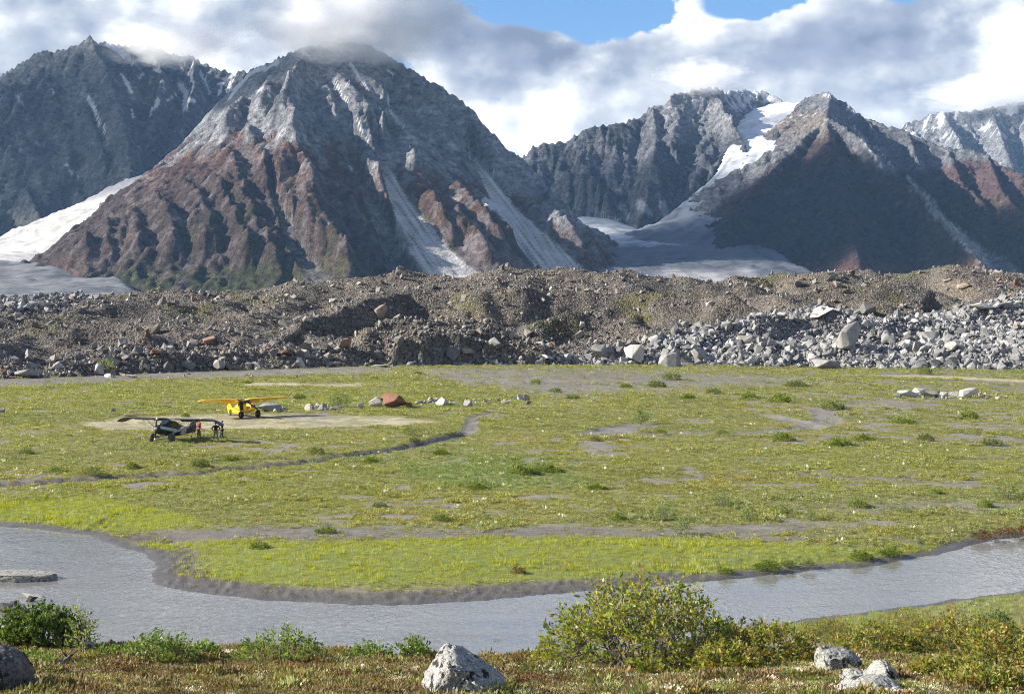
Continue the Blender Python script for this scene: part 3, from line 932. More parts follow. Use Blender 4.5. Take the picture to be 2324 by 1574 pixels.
hz = bpy.data.materials.new('haze_air')
hz.use_nodes = True
w = NT(hz.node_tree)
v = w.n('ShaderNodeVolumePrincipled')
v.inputs['Color'].default_value = (0.32, 0.58, 1.0, 1)
v.inputs['Density'].default_value = 1.25e-5
v.inputs['Anisotropy'].default_value = 0.0
w.link(v.outputs[0], w.n('ShaderNodeOutputMaterial').inputs['Volume'])
bm = bmesh.new()
bmesh.ops.create_cube(bm, size=1.0)
for q in bm.verts:
    q.co = Vector((q.co.x * 26000, 8000 + q.co.y * 17000, 990 + q.co.z * 2160))
me = bpy.data.meshes.new('haze')
bm.to_mesh(me)
bm.free()
add_obj('haze', me, hz, kind='stuff', label='thin blue haze in the valley air')

# ------------------------------------------------------------------ ground: knoll, river bed, gravel flat, out to the horizon
WATER_Z = -0.20


def gp(pts, z=0.0):
    return np.array([on_z(a, b, z)[:2] for a, b in pts])


FAR_BANK = [(-320, 1165), (-120, 1185), (0, 1193), (60, 1196), (130, 1205), (200, 1213), (265, 1236), (330, 1255), (350, 1262), (358, 1285), (352, 1310), (362, 1326), (420, 1340), (500, 1350), (600, 1360), (700, 1366), (800, 1372), (900, 1372), (1000, 1368),
            (1100, 1362), (1200, 1352), (1300, 1345), (1400, 1338), (1530, 1325), (1700, 1308), (1850, 1292), (1980, 1285), (2050, 1270), (2120, 1260), (2170, 1245), (2250, 1225), (2324, 1214), (2500, 1194), (2700, 1175)]
NEAR_BANK = [(2700, 1290), (2500, 1315), (2324, 1340), (2200, 1357), (2000, 1385), (1900, 1396), (1740, 1417), (1600, 1440), (1400, 1480), (1200, 1515), (900, 1540), (500, 1545), (200, 1535), (-100, 1520), (-400, 1500)]
RIVER = np.vstack([gp(FAR_BANK, WATER_Z), gp(NEAR_BANK, WATER_Z)])
CHANNELS = [
    (gp([(-120, 1118), (0, 1104), (150, 1094), (300, 1084), (450, 1076), (600, 1060), (720, 1046), (830, 1032), (920, 1018), (1000, 1000), (1060, 985)]), 1.35, 0.32),
    (gp([(1060, 985), (1070, 960), (1080, 945), (1130, 935)]), 0.9, 0.12),
    (gp([(1365, 986), (1400, 974), (1450, 966)]), 2.6, 0.16),
    (gp([(1480, 985), (1580, 984), (1700, 985), (1790, 976), (1850, 970), (1810, 958), (1740, 944)]), 1.5, 0.16),
    (gp([(1850, 970), (1880, 960), (1870, 930), (1960, 915)]), 1.6, 0.10),
]
LIP_Y = 18.0


def knoll(x, y):
    base = np.interp(y, [-40, 0, 6, 13, 18, 20, 24, 34, 42, 50], [12.0, 11.0, 10.3, 9.2, 8.31, 7.75, 5.6, 0.9, 0.1, 0.0])
    return base


def ground_z(x, y):
    x, y = np.asarray(x, float), np.asarray(y, float)
    yy = y - 0.9 * gnoise(x / 6.0, y * 0 + 3.3, 5) - 0.3 * gnoise(x / 1.9, y / 3.0, 6)
    k = knoll(x, yy)
    k = k + sstep(24, 14, y) * (0.10 * fbm(x, y, 2.2, 4, seed=81) + 0.05 * fbm(x, y, 0.6, 3, seed=82))
    plain = 0.10 * fbm(x, y, 22, 4, seed=83) + 0.05 * fbm(x, y, 3.5, 3, seed=84) + 0.10
    sd = poly_sd(x, y, RIVER)
    sdn = sd + 0.55 * fbm(x, y, 3.0, 3, seed=85) + 0.22 * fbm(x, y, 0.9, 2, seed=88)
    shore = WATER_Z + (0.27 + plain * 0.5) * np.clip((sdn + 0.2) / np.where((x > -24) & (x < 9), 7.5, 3.6), 0, 1) ** 0.85
    bed = WATER_Z - 0.5 * sstep(0.2, -2.5, sdn)
    z = np.where(sdn > 0, np.minimum(plain, shore), bed)
    # scalloped mud on the beach
    beach = sstep(-0.3, 0.6, sd) * sstep(4.0, 2.2, sd)
    z = z + beach * (0.06 * np.abs(gnoise(x / 0.6 + 0.5 * gnoise(x / 2, y / 2, 89), y / 1.3, 86)) * 2.0 + 0.03 * gnoise(x / 0.25, y / 0.5, 90))
    for P, wd, dep in CHANNELS:
        d = seg_dist(x, y, P)[0] + 0.5 * fbm(x, y, 3.0, 3, seed=87)
        z = z - dep * sstep(wd, wd * 0.6, d)
    far = sstep(420, 520, y)
    z = z * (1 - far) - 6 * far
    return np.where(y < 60, np.maximum(k + 0.0, z) * sstep(50, 40, y) + z * (1 - sstep(50, 40, y)), z)


def dist_rows():
    r = list(np.arange(-18, 8, 0.6))
    y = 8.0
    while y < 310:
        r.append(y)
        if y < 20: y += 0.055
        elif y < 46: y += 0.4
        else: y += float(np.clip(y * y / 12500.0, 0.2, 1.0))
    while y < 16000:
        r.append(y)
        y *= 1.12
    return np.array(r)


rows = dist_rows()
ang = np.concatenate([np.tan(np.radians(np.linspace(-48, -25, 24, endpoint=False))), np.linspace(-math.tan(math.radians(25)), math.tan(math.radians(25)), 460), np.tan(np.radians(np.linspace(25, 48, 25)[1:]))])
Yg = np.repeat(rows[:, None], len(ang), 1)
Xg = (Yg + 24.0 * sstep(12, -10, Yg)) * ang[None, :]
Zg = ground_z(Xg, Yg)
GX, GY = Xg, Yg

dxg, dyg = to_sheet(Xg, Yg, Zg)
sd = poly_sd(Xg, Yg, RIVER)
MUD = np.array((0.150, 0.138, 0.122))
MUD_WET = np.array((0.085, 0.079, 0.072))
SILT = np.array((0.205, 0.193, 0.176))
STRAW = np.array((0.37, 0.325, 0.225))
MOSSY = np.array((0.155, 0.158, 0.052))
HEATH = np.array((0.085, 0.062, 0.032))


def pz(pts, dx, dy, soft):
    return sstep(soft, -soft, poly_sd(dx, dy * 3.0, [(a, b * 3.0) for a, b in pts]))


LIME1 = [(275, 1238), (480, 1228), (700, 1226), (1000, 1222), (1300, 1214), (1700, 1228), (2000, 1245), (2130, 1235), (2190, 1240), (2130, 1252), (1980, 1270), (1700, 1292), (1400, 1318), (1100, 1318), (800, 1328), (600, 1328), (420, 1312), (388, 1292), (398, 1262), (300, 1248)]
LIME2 = [(-60, 1140), (200, 1128), (330, 1150), (430, 1168), (480, 1195), (300, 1205), (130, 1200), (-60, 1192)]
STRAWP = [(180, 962), (300, 945), (520, 938), (700, 940), (900, 945), (1000, 958), (900, 966), (700, 972), (400, 975), (230, 974)]
STRAW2 = [(1880, 850), (2000, 852), (2324, 868), (2400, 880), (2324, 862), (2100, 850)]
STRAW3 = [(545, 868), (640, 868), (740, 872), (830, 868), (820, 876), (700, 876), (560, 874)]
MUD1 = [(480, 1195), (700, 1190), (1000, 1200), (1300, 1192), (1500, 1200), (1800, 1180), (1950, 1200), (1500, 1222), (1000, 1224), (600, 1224), (330, 1236), (220, 1216), (300, 1208)]
MUD2 = [(900, 832), (1200, 828), (1500, 836), (1750, 850), (1900, 862), (1700, 876), (1450, 890), (1250, 900), (1100, 880), (980, 858)]
MUD3 = [(1700, 1150), (1900, 1140), (2100, 1130), (2324, 1140), (2324, 1160), (2000, 1165)]
GREEN1 = [(900, 1060), (1050, 1030), (1200, 1035), (1400, 1060), (1600, 1075), (1550, 1100), (1300, 1105), (1100, 1115), (950, 1090)]
RUST1 = [(1250, 1050), (1500, 1060), (1720, 1075), (1700, 1110), (1450, 1115), (1330, 1090)]


def zones(x, y, dx, dy, sd):
    n1 = fbm(x, y, 14, 4, seed=101)
    n2 = fbm(x, y, 3.0, 3, seed=102)
    n3 = fbm(x * 0.5, y, 30, 3, seed=103)
    z = {}
    z['lime'] = np.maximum(pz(LIME1, dx, dy + 6 * n2, 22), pz(LIME2, dx, dy + 6 * n2, 26))
    z['straw'] = np.maximum.reduce([pz(STRAWP, dx, dy + 5 * n2, 12), pz(STRAW2, dx, dy + 2 * n2, 6), pz(STRAW3, dx, dy + 2 * n2, 5)])
    mud = np.maximum.reduce([pz(MUD1, dx, dy + 10 * n2, 40), 0.9 * pz(MUD2, dx, dy + 5 * n1 + 4 * n2, 40), 0.7 * pz(MUD3, dx, dy + 6 * n1 + 6 * n2, 40)])
    mud = np.maximum(mud, sstep(0.10, 0.52, n1 + 0.9 * n2 + 0.35 * sstep(1300, 2200, dx) * sstep(1120, 900, dy) - 0.06) * 0.92)
    mud = mud * (1 - 0.85 * z['lime'])
    wide = sstep(340, 420, dx) * sstep(1650, 1450, dx)
    mud = np.maximum(mud, sstep(1.2 + 1.6 * wide, 0.4 + 1.4 * wide, sd + 0.6 * n2))
    for P, wd, dep in CHANNELS:
        mud = np.maximum(mud, sstep(wd * 1.15, wd * 0.8, seg_dist(x, y, P)[0] + 0.5 * n2))
    mud = np.maximum(mud, sstep(13, 5, np.abs(dy - np.interp(dx, [0, 400, 700, 1000], [868, 852, 842, 834]))) * sstep(1000, 800, dx))
    z['mud'] = np.clip(mud, 0, 1)
    z['green'] = pz(GREEN1, dx, dy + 8 * n1, 40)
    z['rust'] = np.maximum(pz(RUST1, dx, dy + 8 * n1, 40), 0.6 * pz(STRAWP, dx, dy - 8, 60))
    z['n1'], z['n2'], z['n3'] = n1, n2, n3
    return z


zn = zones(Xg, Yg, dxg, dyg, sd)
col = np.broadcast_to(MOSSY, Xg.shape + (3,)).copy()
col = mixc(col, np.array((0.165, 0.150, 0.055)), sstep(-0.3, 0.4, zn['n3']) * 0.7)
col = mixc(col, np.array((0.14, 0.17, 0.025)), zn['lime'] * 0.8)
mudc = mixc(np.broadcast_to(MUD * 0.88, Xg.shape + (3,)), SILT * 0.9, sstep(-0.2, 0.5, zn['n3'] + zn['n2']))
mudc = mixc(mudc, MUD_WET, sstep(3.6, 1.2, sd + 0.9 * zn['n2']) * 0.95)
col = mixc(col, mudc, zn['mud'])
col = mixc(col, STRAW * (1 + 0.25 * zn['n2'][..., None]), zn['straw'] * (1 - 0.75 * sstep(-0.15, 0.25, zn['n2'] + 0.5 * zn['n1'])))
dch = seg_dist(Xg, Yg, CHANNELS[0][0])[0]
col = mixc(col, np.array((0.070, 0.066, 0.062)), sstep(1.5, 0.8, dch))
kn = sstep(46, 34, Yg)
hn = fbm(Xg, Yg, 1.6, 4, seed=104)
heath = mixc(np.broadcast_to(HEATH, Xg.shape + (3,)), np.array((0.10, 0.085, 0.035)), sstep(-0.3, 0.4, hn))
heath = mixc(heath, np.array((0.17, 0.13, 0.07)), sstep(0.0, 0.4, fbm(Xg, Yg, 0.5, 3, seed=105)) * sstep(0.0, 1.5, Xg) * 0.6)
col = mixc(col, heath, kn)

gr_m, w, p, o_ = mat('ground_soil')
tc = w.n('ShaderNodeTexCoord').outputs['Object']
ac = w.n('ShaderNodeAttribute', attribute_name='col').outputs[0]
na = w.noise(tc, 1.6, 8, 0.7)
nb = w.noise(w.vmath('MULTIPLY', tc, (1, 0.5, 1)), 9.0, 6, 0.7)
c1 = w.mix(1.0, ac, w.ramp(na, [(0.25, 0.6), (0.5, 1.0), (0.75, 1.35)]), 'MULTIPLY')
c1 = w.mix(1.0, c1, w.ramp(nb, [(0.25, 0.65), (0.5, 1.0), (0.78, 1.35)]), 'MULTIPLY')
w.link(c1, p.inputs['Base Color'])
wet = w.n('ShaderNodeAttribute', attribute_name='wet').outputs['Fac']
w.link(w.mapr(wet, 0, 1, 0.95, 0.42, False), p.inputs['Roughness'])
p.inputs['Specular IOR Level'].default_value = 0.3
bmp = w.n('ShaderNodeBump')
bmp.inputs['Strength'].default_value = 0.7
bmp.inputs['Distance'].default_value = 0.12
w.link(w.math('ADD', na, w.math('MULTIPLY', nb, 0.5)), bmp.inputs['Height'])
w.link(bmp.outputs[0], p.inputs['Normal'])
V = np.stack([Xg, Yg, Zg], -1).reshape(-1, 3)
me = mesh_np('ground', V, quads=grid_quads(*Xg.shape))
set_attr(me, 'col', col.reshape(-1, 3), 'FLOAT_COLOR')
set_attr(me, 'wet', (np.maximum(sstep(1.3, 0.1, sd + 0.5 * zn['n2']), sstep(1.2, 0.7, dch) * 0.6)).ravel())
ground = add_obj('ground', me, gr_m, smooth=True, kind='structure', label='gravel flat with low green plants, river bed and heath knoll')
print('ground', time.time() - T0, len(me.polygons))

# river: one sheet of silty water
wa_m, w, p, o_ = mat('silty_water')
tc = w.n('ShaderNodeTexCoord').outputs['Object']
na = w.noise(w.vmath('MULTIPLY', tc, (1.0, 0.55, 1)), 3.4, 3, 0.55, 0.8)
nb = w.noise(w.vmath('MULTIPLY', tc, (0.55, 1.0, 1)), 0.35, 4, 0.55, 0.8)
nc = w.noise(tc, 0.10, 3, 0.5)
c1 = w.ramp(w.math('ADD', w.math('MULTIPLY', nb, 0.6), w.math('MULTIPLY', nc, 0.4)), [(0.3, (0.135, 0.134, 0.125)), (0.7, (0.19, 0.188, 0.178))])
w.link(c1, p.inputs['Base Color'])
p.inputs['Roughness'].default_value = 0.06
p.inputs['IOR'].default_value = 1.33
p.inputs['Specular IOR Level'].default_value = 0.75
bmp = w.n('ShaderNodeBump')
bmp.inputs['Strength'].default_value = 0.45
bmp.inputs['Distance'].default_value = 0.10
w.link(w.math('ADD', w.math('MULTIPLY', na, w.mapr(nc, 0.35, 0.65, 0.45, 1.0)), w.math('MULTIPLY', nb, 0.5)), bmp.inputs['Height'])
w.link(bmp.outputs[0], p.inputs['Normal'])
nxs, nys = 120, 60
xs, ys = np.meshgrid(np.linspace(-75, 85, nxs), np.linspace(40, 93, nys))
me = mesh_np('river', np.stack([xs, ys, np.full(xs.shape, WATER_Z)], -1).reshape(-1, 3), quads=grid_quads(*xs.shape))
add_obj('river', me, wa_m, smooth=True, kind='structure', label='grey silty river bending across the foreground')

# ------------------------------------------------------------------ moraine
MX0, MX1, MY0, MY1, MST = -250.0, 260.0, 236.0, 500.0, 0.85
nx, ny = int((MX1 - MX0) / MST) + 1, int((MY1 - MY0) / MST) + 1
X, Y = np.meshgrid(MX0 + np.arange(nx) * MST, MY0 + np.arange(ny) * MST)
FOOT = gp([(-700, 895), (-300, 880), (0, 862), (200, 854), (400, 846), (550, 840), (700, 836), (850, 831), (1000, 829), (1300, 828), (1500, 829), (1700, 832), (2000, 836), (2324, 840), (2700, 846)])
foot_y = np.interp(X, FOOT[:, 0], FOOT[:, 1]) + 2.5 * gnoise(X / 14.0, X * 0, 7) + 1.2 * gnoise(X / 4.0, X * 0, 8)
MOR = [
    ([(-300, 672, 420), (0, 670, 420), (150, 669, 420), (300, 656, 430), (450, 651, 430), (600, 646, 430), (750, 641, 430), (850, 627, 430), (950, 617, 440), (1100, 613, 440), (1250, 613, 440), (1330, 615, 440), (1420, 619, 440), (1500, 632, 440), (1600, 638, 440), (1740, 631, 450),
      (1800, 619, 450), (1870, 611, 450), (1930, 619, 450), (2000, 619, 450), (2080, 609, 450), (2150, 601, 450), (2230, 609, 450), (2324, 623, 450), (2700, 630, 450)], 0.22),
    ([(120, 745, 284), (170, 732, 288), (230, 724, 290), (290, 738, 288), (340, 765, 284), (390, 795, 279)], 0.85),
    ([(560, 790, 300), (650, 745, 315), (750, 702, 332), (850, 681, 345), (930, 669, 355), (1000, 690, 352), (1060, 712, 345)], 0.78),
    ([(840, 740, 303), (880, 716, 305), (960, 704, 306), (1050, 711, 308), (1150, 738, 306), (1230, 775, 302)], 0.85),
    ([(1080, 662, 372), (1250, 650, 380), (1450, 664, 378), (1600, 664, 370), (1720, 688, 360), (1810, 702, 352)], 0.7),
    ([(1540, 790, 306), (1650, 735, 316), (1750, 716, 320), (1830, 708, 323), (1930, 710, 323), (2010, 735, 318), (2060, 765, 312)], 0.85),
    ([(1950, 742, 328), (2050, 724, 345), (2150, 701, 360), (2250, 681, 370), (2324, 667, 380), (2500, 652, 385)], 0.4),
    ([(1800, 652, 400), (1950, 641, 410), (2100, 650, 410), (2200, 680, 402), (2260, 703, 396)], 0.4),
    ([(-200, 735, 320), (0, 718, 330), (120, 702, 340), (300, 692, 360), (450, 690, 370), (560, 700, 360)], 0.35),
    ([(420, 770, 290), (520, 752, 298), (600, 760, 300)], 0.5),
    ([(-200, 800, 266), (-60, 780, 270), (40, 772, 272), (90, 785, 270)], 0.5),
    ([(1220, 720, 330), (1330, 715, 335), (1430, 730, 330), (1500, 760, 322)], 0.75),
]
H = np.clip((Y - foot_y) * 0.36, -3, 3.0) + np.clip((Y - foot_y - 6) * 0.05, 0, 10)
wx, wy = X + 5 * fbm(X, Y, 30, 3, seed=201), Y + 5 * fbm(X, Y, 30, 3, seed=202)
for k, (pts, sl) in enumerate(MOR):
    W = np.array([at(*q) for q in pts])
    d, arc, z, side = seg_dist(wx, wy, W[:, :2], W[:, 2])
    d0 = seg_dist(X, Y, W[:, :2])[0]
    d = d0 + (d - d0) * sstep(0, 10, d0)
    r = gnoise(arc / 12.0 + 30 * k, d / 40.0, 210 + k)
    H = np.maximum(H, np.where(Y > foot_y, 1, 0.0) * (z - 0.6 - sl * d * (1 + 0.3 * r * sstep(0, 8, d))))
inn = sstep(0, 10, Y - foot_y)
rgt = sstep(20, 60, X) * sstep(370, 330, Y)
H = H + inn * ((3.9 + 0.4 * rgt) * ridged(X, Y, 34, 4, 0.50, 220) - 1.7 - 0.4 * rgt + 0.5 * fbm(X, Y, 4, 3, 0.6, 221))
H = np.where(Y < foot_y, np.minimum(H, -0.2 + 0.4 * (Y - foot_y)), H)
MOR_H = H
mdx, mdy = to_sheet(X, Y, H)
n1 = fbm(X, Y, 30, 4, seed=230)
n2 = fbm(X, Y, 6, 4, 0.6, seed=231)


def pale_mask(dx, dy, n1):
    lim = np.interp(dx, [0, 820, 1000, 1330, 1450, 1560, 1640, 1760, 1850, 1960, 2010, 2060, 2160, 2250, 2324, 2600], [900, 850, 815, 800, 780, 745, 728, 708, 700, 706, 725, 722, 698, 682, 664, 650])
    return sstep(-8, 10, dy - lim + 14 * n1)


pale = pale_mask(mdx, mdy, n1)
tl = pz([(-80, 660), (150, 655), (230, 680), (120, 705), (-80, 715)], mdx, mdy, 25)
pale = np.maximum(pale, tl * 0.8)
col = np.broadcast_to(np.array((0.100, 0.091, 0.081)), X.shape + (3,)).copy()
col = mixc(col, np.array((0.140, 0.120, 0.098)), sstep(-0.2, 0.4, n1 + 0.5 * n2))
col = mixc(col, np.array((0.085, 0.085, 0.035)), sstep(0.10, 0.45, fbm(X, Y, 22, 4, seed=233) + 0.25 * n2) * sstep(790, 730, mdy) * (1 - pale) * 0.7)
col = mixc(col, np.array((0.150, 0.147, 0.143)), pale * 0.9)
mo_m, w, p, o_ = mat('moraine_rubble')
tc = w.n('ShaderNodeTexCoord').outputs['Object']
ac = w.n('ShaderNodeAttribute', attribute_name='col').outputs[0]
vo = w.n('ShaderNodeTexVoronoi', feature='F1')
vo.inputs['Scale'].default_value = 2.2
w.link(tc, vo.inputs['Vector'])
na = w.noise(tc, 1.2, 8, 0.7)
c1 = w.mix(1.0, ac, w.ramp(vo.outputs['Color'], [(0.1, 0.55), (0.5, 1.0), (0.95, 1.75)]), 'MULTIPLY')
c1 = w.mix(1.0, c1, w.ramp(na, [(0.25, 0.6), (0.5, 1.0), (0.75, 1.4)]), 'MULTIPLY')
w.link(c1, p.inputs['Base Color'])
p.inputs['Roughness'].default_value = 0.95
p.inputs['Specular IOR Level'].default_value = 0.15
bmp = w.n('ShaderNodeBump')
bmp.inputs['Strength'].default_value = 1.0
bmp.inputs['Distance'].default_value = 0.35
w.link(w.math('SUBTRACT', na, w.math('MULTIPLY', vo.outputs['Distance'], 0.9)), bmp.inputs['Height'])
w.link(bmp.outputs[0], p.inputs['Normal'])
land_obj('moraine', X, Y, H, col, mo_m, 'long grey brown moraine ridge of stones across the valley', cutz=-1.5)
print('moraine', time.time() - T0)


def moraine_z(x, y):
    return bilerp(MOR_H, MX0, MY0, MST, np.asarray(x, float), np.asarray(y, float))

# ------------------------------------------------------------------ scatter by geometry nodes (only for what nobody could count)
RNG = np.random.default_rng(7)


def scatter(name, pts, rot, scl, colr, protos, kind, label, idx=None):
    me = bpy.data.meshes.new(name)
    me.vertices.add(len(pts))
    me.vertices.foreach_set('co', np.asarray(pts, np.float32).ravel())
    set_attr(me, 'rot', rot, 'FLOAT_VECTOR')
    set_attr(me, 'scl', scl, 'FLOAT_VECTOR')
    set_attr(me, 'tint', colr, 'FLOAT_COLOR')
    if idx is None:
        idx = RNG.integers(0, len(protos), len(pts))
    a = me.attributes.new('pick', 'INT', 'POINT')
    a.data.foreach_set('value', np.asarray(idx, np.int32))
    o = add_obj(name, me, None, kind=kind, label=label)
    src = bpy.data.collections.new(name + '_source')
    for k, (pm, pmat) in enumerate(protos):
        po = bpy.data.objects.new('%s_piece_%02d' % (name, k), pm)
        if not pm.materials:
            pm.materials.append(pmat)
        src.objects.link(po)
    g = bpy.data.node_groups.new(name + '_scatter', 'GeometryNodeTree')
    g.interface.new_socket('Geometry', in_out='INPUT', socket_type='NodeSocketGeometry')
    g.interface.new_socket('Geometry', in_out='OUTPUT', socket_type='NodeSocketGeometry')
    n = g.nodes
    gi, go = n.new('NodeGroupInput'), n.new('NodeGroupOutput')
    ci = n.new('GeometryNodeCollectionInfo')
    ci.inputs['Collection'].default_value = src
    ci.inputs['Separate Children'].default_value = True
    ci.inputs['Reset Children'].default_value = True
    iop = n.new('GeometryNodeInstanceOnPoints')
    iop.inputs['Pick Instance'].default_value = True

    def named(nm, t):
        q = n.new('GeometryNodeInputNamedAttribute')
        q.data_type = t
        q.inputs['Name'].default_value = nm
        return q.outputs['Attribute']
    e2r = n.new('FunctionNodeEulerToRotation')
    g.links.new(named('rot', 'FLOAT_VECTOR'), e2r.inputs[0])
    g.links.new(gi.outputs[0], iop.inputs['Points'])
    g.links.new(ci.outputs[0], iop.inputs['Instance'])
    g.links.new(named('pick', 'INT'), iop.inputs['Instance Index'])
    g.links.new(e2r.outputs[0], iop.inputs['Rotation'])
    g.links.new(named('scl', 'FLOAT_VECTOR'), iop.inputs['Scale'])
    g.links.new(iop.outputs[0], go.inputs[0])
    md = o.modifiers.new('scatter', 'NODES')
    md.node_group = g
    return o


def leaf_mat(name, trans=0.35, var=0.25, attr='INSTANCER', rough=0.6, grad=None):
    m = bpy.data.materials.new(name)
    m.use_nodes = True
    w = NT(m.node_tree)
    if attr == 'INSTANCER':
        c = w.n('ShaderNodeAttribute', attribute_type='INSTANCER', attribute_name='tint').outputs['Color']
        lv = w.n('ShaderNodeAttribute', attribute_name='leafv').outputs['Fac']
    else:
        c = w.n('ShaderNodeAttribute', attribute_name='tint').outputs['Color']
        lv = w.n('ShaderNodeAttribute', attribute_name='leafv').outputs['Fac']
    hs = w.n('ShaderNodeHueSaturation')
    w.link(c, hs.inputs['Color'])
    w.link(w.mapr(lv, 0, 1, 1 - var, 1 + var, False), hs.inputs['Value'])
    w.link(w.mapr(lv, 0, 1, 0.515, 0.485, False), hs.inputs['Hue'])
    p = w.n('ShaderNodeBsdfPrincipled')
    w.link(hs.outputs[0], p.inputs['Base Color'])
    p.inputs['Roughness'].default_value = rough
    p.inputs['Specular IOR Level'].default_value = 0.3
    t = w.n('ShaderNodeBsdfTranslucent')
    tcol = w.mix(1.0, hs.outputs[0], (1.25, 1.3, 0.55), 'MULTIPLY')
    w.link(tcol, t.inputs['Color'])
    mx = w.n('ShaderNodeMixShader')
    mx.inputs[0].default_value = trans
    w.link(p.outputs[0], mx.inputs[1])
    w.link(t.outputs[0], mx.inputs[2])
    w.link(mx.outputs[0], w.n('ShaderNodeOutputMaterial').inputs[0])
    return m


def leaf_tris(c, d, up, L, W):
    """one pointed leaf: 4 verts, 2 triangles folded along the middle"""
    s = np.cross(d, up)
    s /= np.linalg.norm(s) + 1e-9
    n = np.cross(s, d)
    return [c, c + d * L * 0.5 + s * W * 0.5 - n * W * 0.12, c + d * L, c + d * L * 0.5 - s * W * 0.5 - n * W * 0.12]


def tuft_leafy(name, n, radius, height, L, W, seed):
    r = np.random.default_rng(seed)
    V, Q, A = [], [], []
    for i in range(n):
        a, q = r.random() * 6.283, math.sqrt(r.random())
        hgt = height * (1 - 0.6 * q * q) * (0.25 + 0.75 * r.random())
        c = np.array((math.cos(a) * q * radius, math.sin(a) * q * radius, hgt * 0.75))
        el = 0.35 + r.random() * 0.9
        b = a + r.normal() * 0.9
        d = np.array((math.cos(b) * math.cos(el), math.sin(b) * math.cos(el), math.sin(el)))
        k = len(V)
        V += leaf_tris(c, d, np.array((0, 0, 1.0)) + r.normal(size=3) * 0.25, L * (0.7 + 0.6 * r.random()), W * (0.7 + 0.6 * r.random()))
        Q.append((k, k + 1, k + 2, k + 3))
        A += [r.random()] * 4
    me = mesh_np(name, V, quads=Q)
    set_attr(me, 'leafv', A)
    return me


def tuft_grass(name, n, radius, height, W, seed, lean=0.35):
    r = np.random.default_rng(seed)
    V, T, A = [], [], []
    for i in range(n):
        a, q = r.random() * 6.283, math.sqrt(r.random())
        c = np.array((math.cos(a) * q * radius, math.sin(a) * q * radius, -0.02))
        h = height * (0.5 + 0.6 * r.random())
        b = r.random() * 6.283
        ln = lean * r.random() * h
        tip = c + np.array((math.cos(b) * ln, math.sin(b) * ln, h))
        f = r.random() * 3.14
        s = np.array((math.cos(f), math.sin(f), 0)) * W * 0.5
        k = len(V)
        V += [c - s, c + s, tip]
        T.append((k, k + 1, k + 2))
        A += [r.random()] * 3
    me = mesh_np(name, V, tris=T)
    set_attr(me, 'leafv', A)
    return me


def rock_mesh(name, seed, npts=13, flat=1.0, bev=0.0):
    """an angular block: the hull of a few random points, edges knocked off"""
    r = np.random.default_rng(seed)
    bm = bmesh.new()
    ax = np.array((0.8 + 0.5 * r.random(), 0.7 + 0.45 * r.random(), (0.6 + 0.45 * r.random()) * flat))
    for i in range(npts):
        n = r.normal(size=3)
        n /= np.linalg.norm(n)
        n = np.sign(n) * np.abs(n) ** 0.75
        bm.verts.new(Vector(n * ax * (0.78 + 0.3 * r.random())))
    bmesh.ops.convex_hull(bm, input=bm.verts[:])
    bmesh.ops.delete(bm, geom=[v for v in bm.verts if not v.link_faces], context='VERTS')
    bmesh.ops.dissolve_limit(bm, angle_limit=0.16, verts=bm.verts[:], edges=bm.edges[:])
    if bev:
        bmesh.ops.bevel(bm, geom=bm.edges[:], offset=bev, segments=1, affect='EDGES')
    bmesh.ops.triangulate(bm, faces=bm.faces[:])
    me = bpy.data.meshes.new(name)
    bm.to_mesh(me)
    bm.free()
    return me


def rock_mat(name, attr, lichen=0.0, scale=1.0, crust=0.75):
    m, w, p, o_ = mat(name)
    tc = w.n('ShaderNodeTexCoord').outputs['Object']
    if attr == 'INSTANCER':
        c = w.n('ShaderNodeAttribute', attribute_type='INSTANCER', attribute_name='tint').outputs['Color']
    else:
        c = w.n('ShaderNodeObjectInfo').outputs['Color']
    na = w.noise(tc, 2.5 * scale, 8, 0.7)
    nb = w.noise(tc, 9.0 * scale, 6, 0.7)
    c1 = w.mix(1.0, c, w.ramp(na, [(0.25, 0.62), (0.5, 1.0), (0.75, 1.3)]), 'MULTIPLY')
    c1 = w.mix(1.0, c1, w.ramp(nb, [(0.3, 0.75), (0.5, 1.0), (0.75, 1.2)]), 'MULTIPLY')
    if lichen:
        nl = w.noise(tc, 3.6 * scale, 6, 0.62, 0.3)
        nl2 = w.noise(w.vmath('ADD', tc, (4.0, 1.0, 2.0)), 5.0 * scale, 7, 0.68, 0.2)
        c1 = w.mix(w.math('MULTIPLY', w.mapr(nl2, 0.50, 0.58), crust), c1, (0.36, 0.36, 0.325))
        c1 = w.mix(w.math('MULTIPLY', w.mapr(nl, 0.56, 0.60), lichen), c1, (0.022, 0.021, 0.022))
    if lichen:
        nv = w.noise(tc, 26.0 * scale, 3, 0.7)
        c1 = w.mix(1.0, c1, w.ramp(nv, [(0.34, 0.35), (0.5, 1.0), (0.66, 1.45)]), 'MULTIPLY')
    w.link(c1, p.inputs['Base Color'])
    p.inputs['Roughness'].default_value = 0.92
    p.inputs['Specular IOR Level'].default_value = 0.2
    bmp = w.n('ShaderNodeBump')
    bmp.inputs['Strength'].default_value = 0.8
    bmp.inputs['Distance'].default_value = 0.10 / scale
    w.link(w.math('ADD', na, w.math('MULTIPLY', nb, 0.4)), bmp.inputs['Height'])
    w.link(bmp.outputs[0], p.inputs['Normal'])
    return m


rk_inst = rock_mat('moraine_stone', 'INSTANCER')
rk_obj = rock_mat('boulder_stone', 'OBJECT')

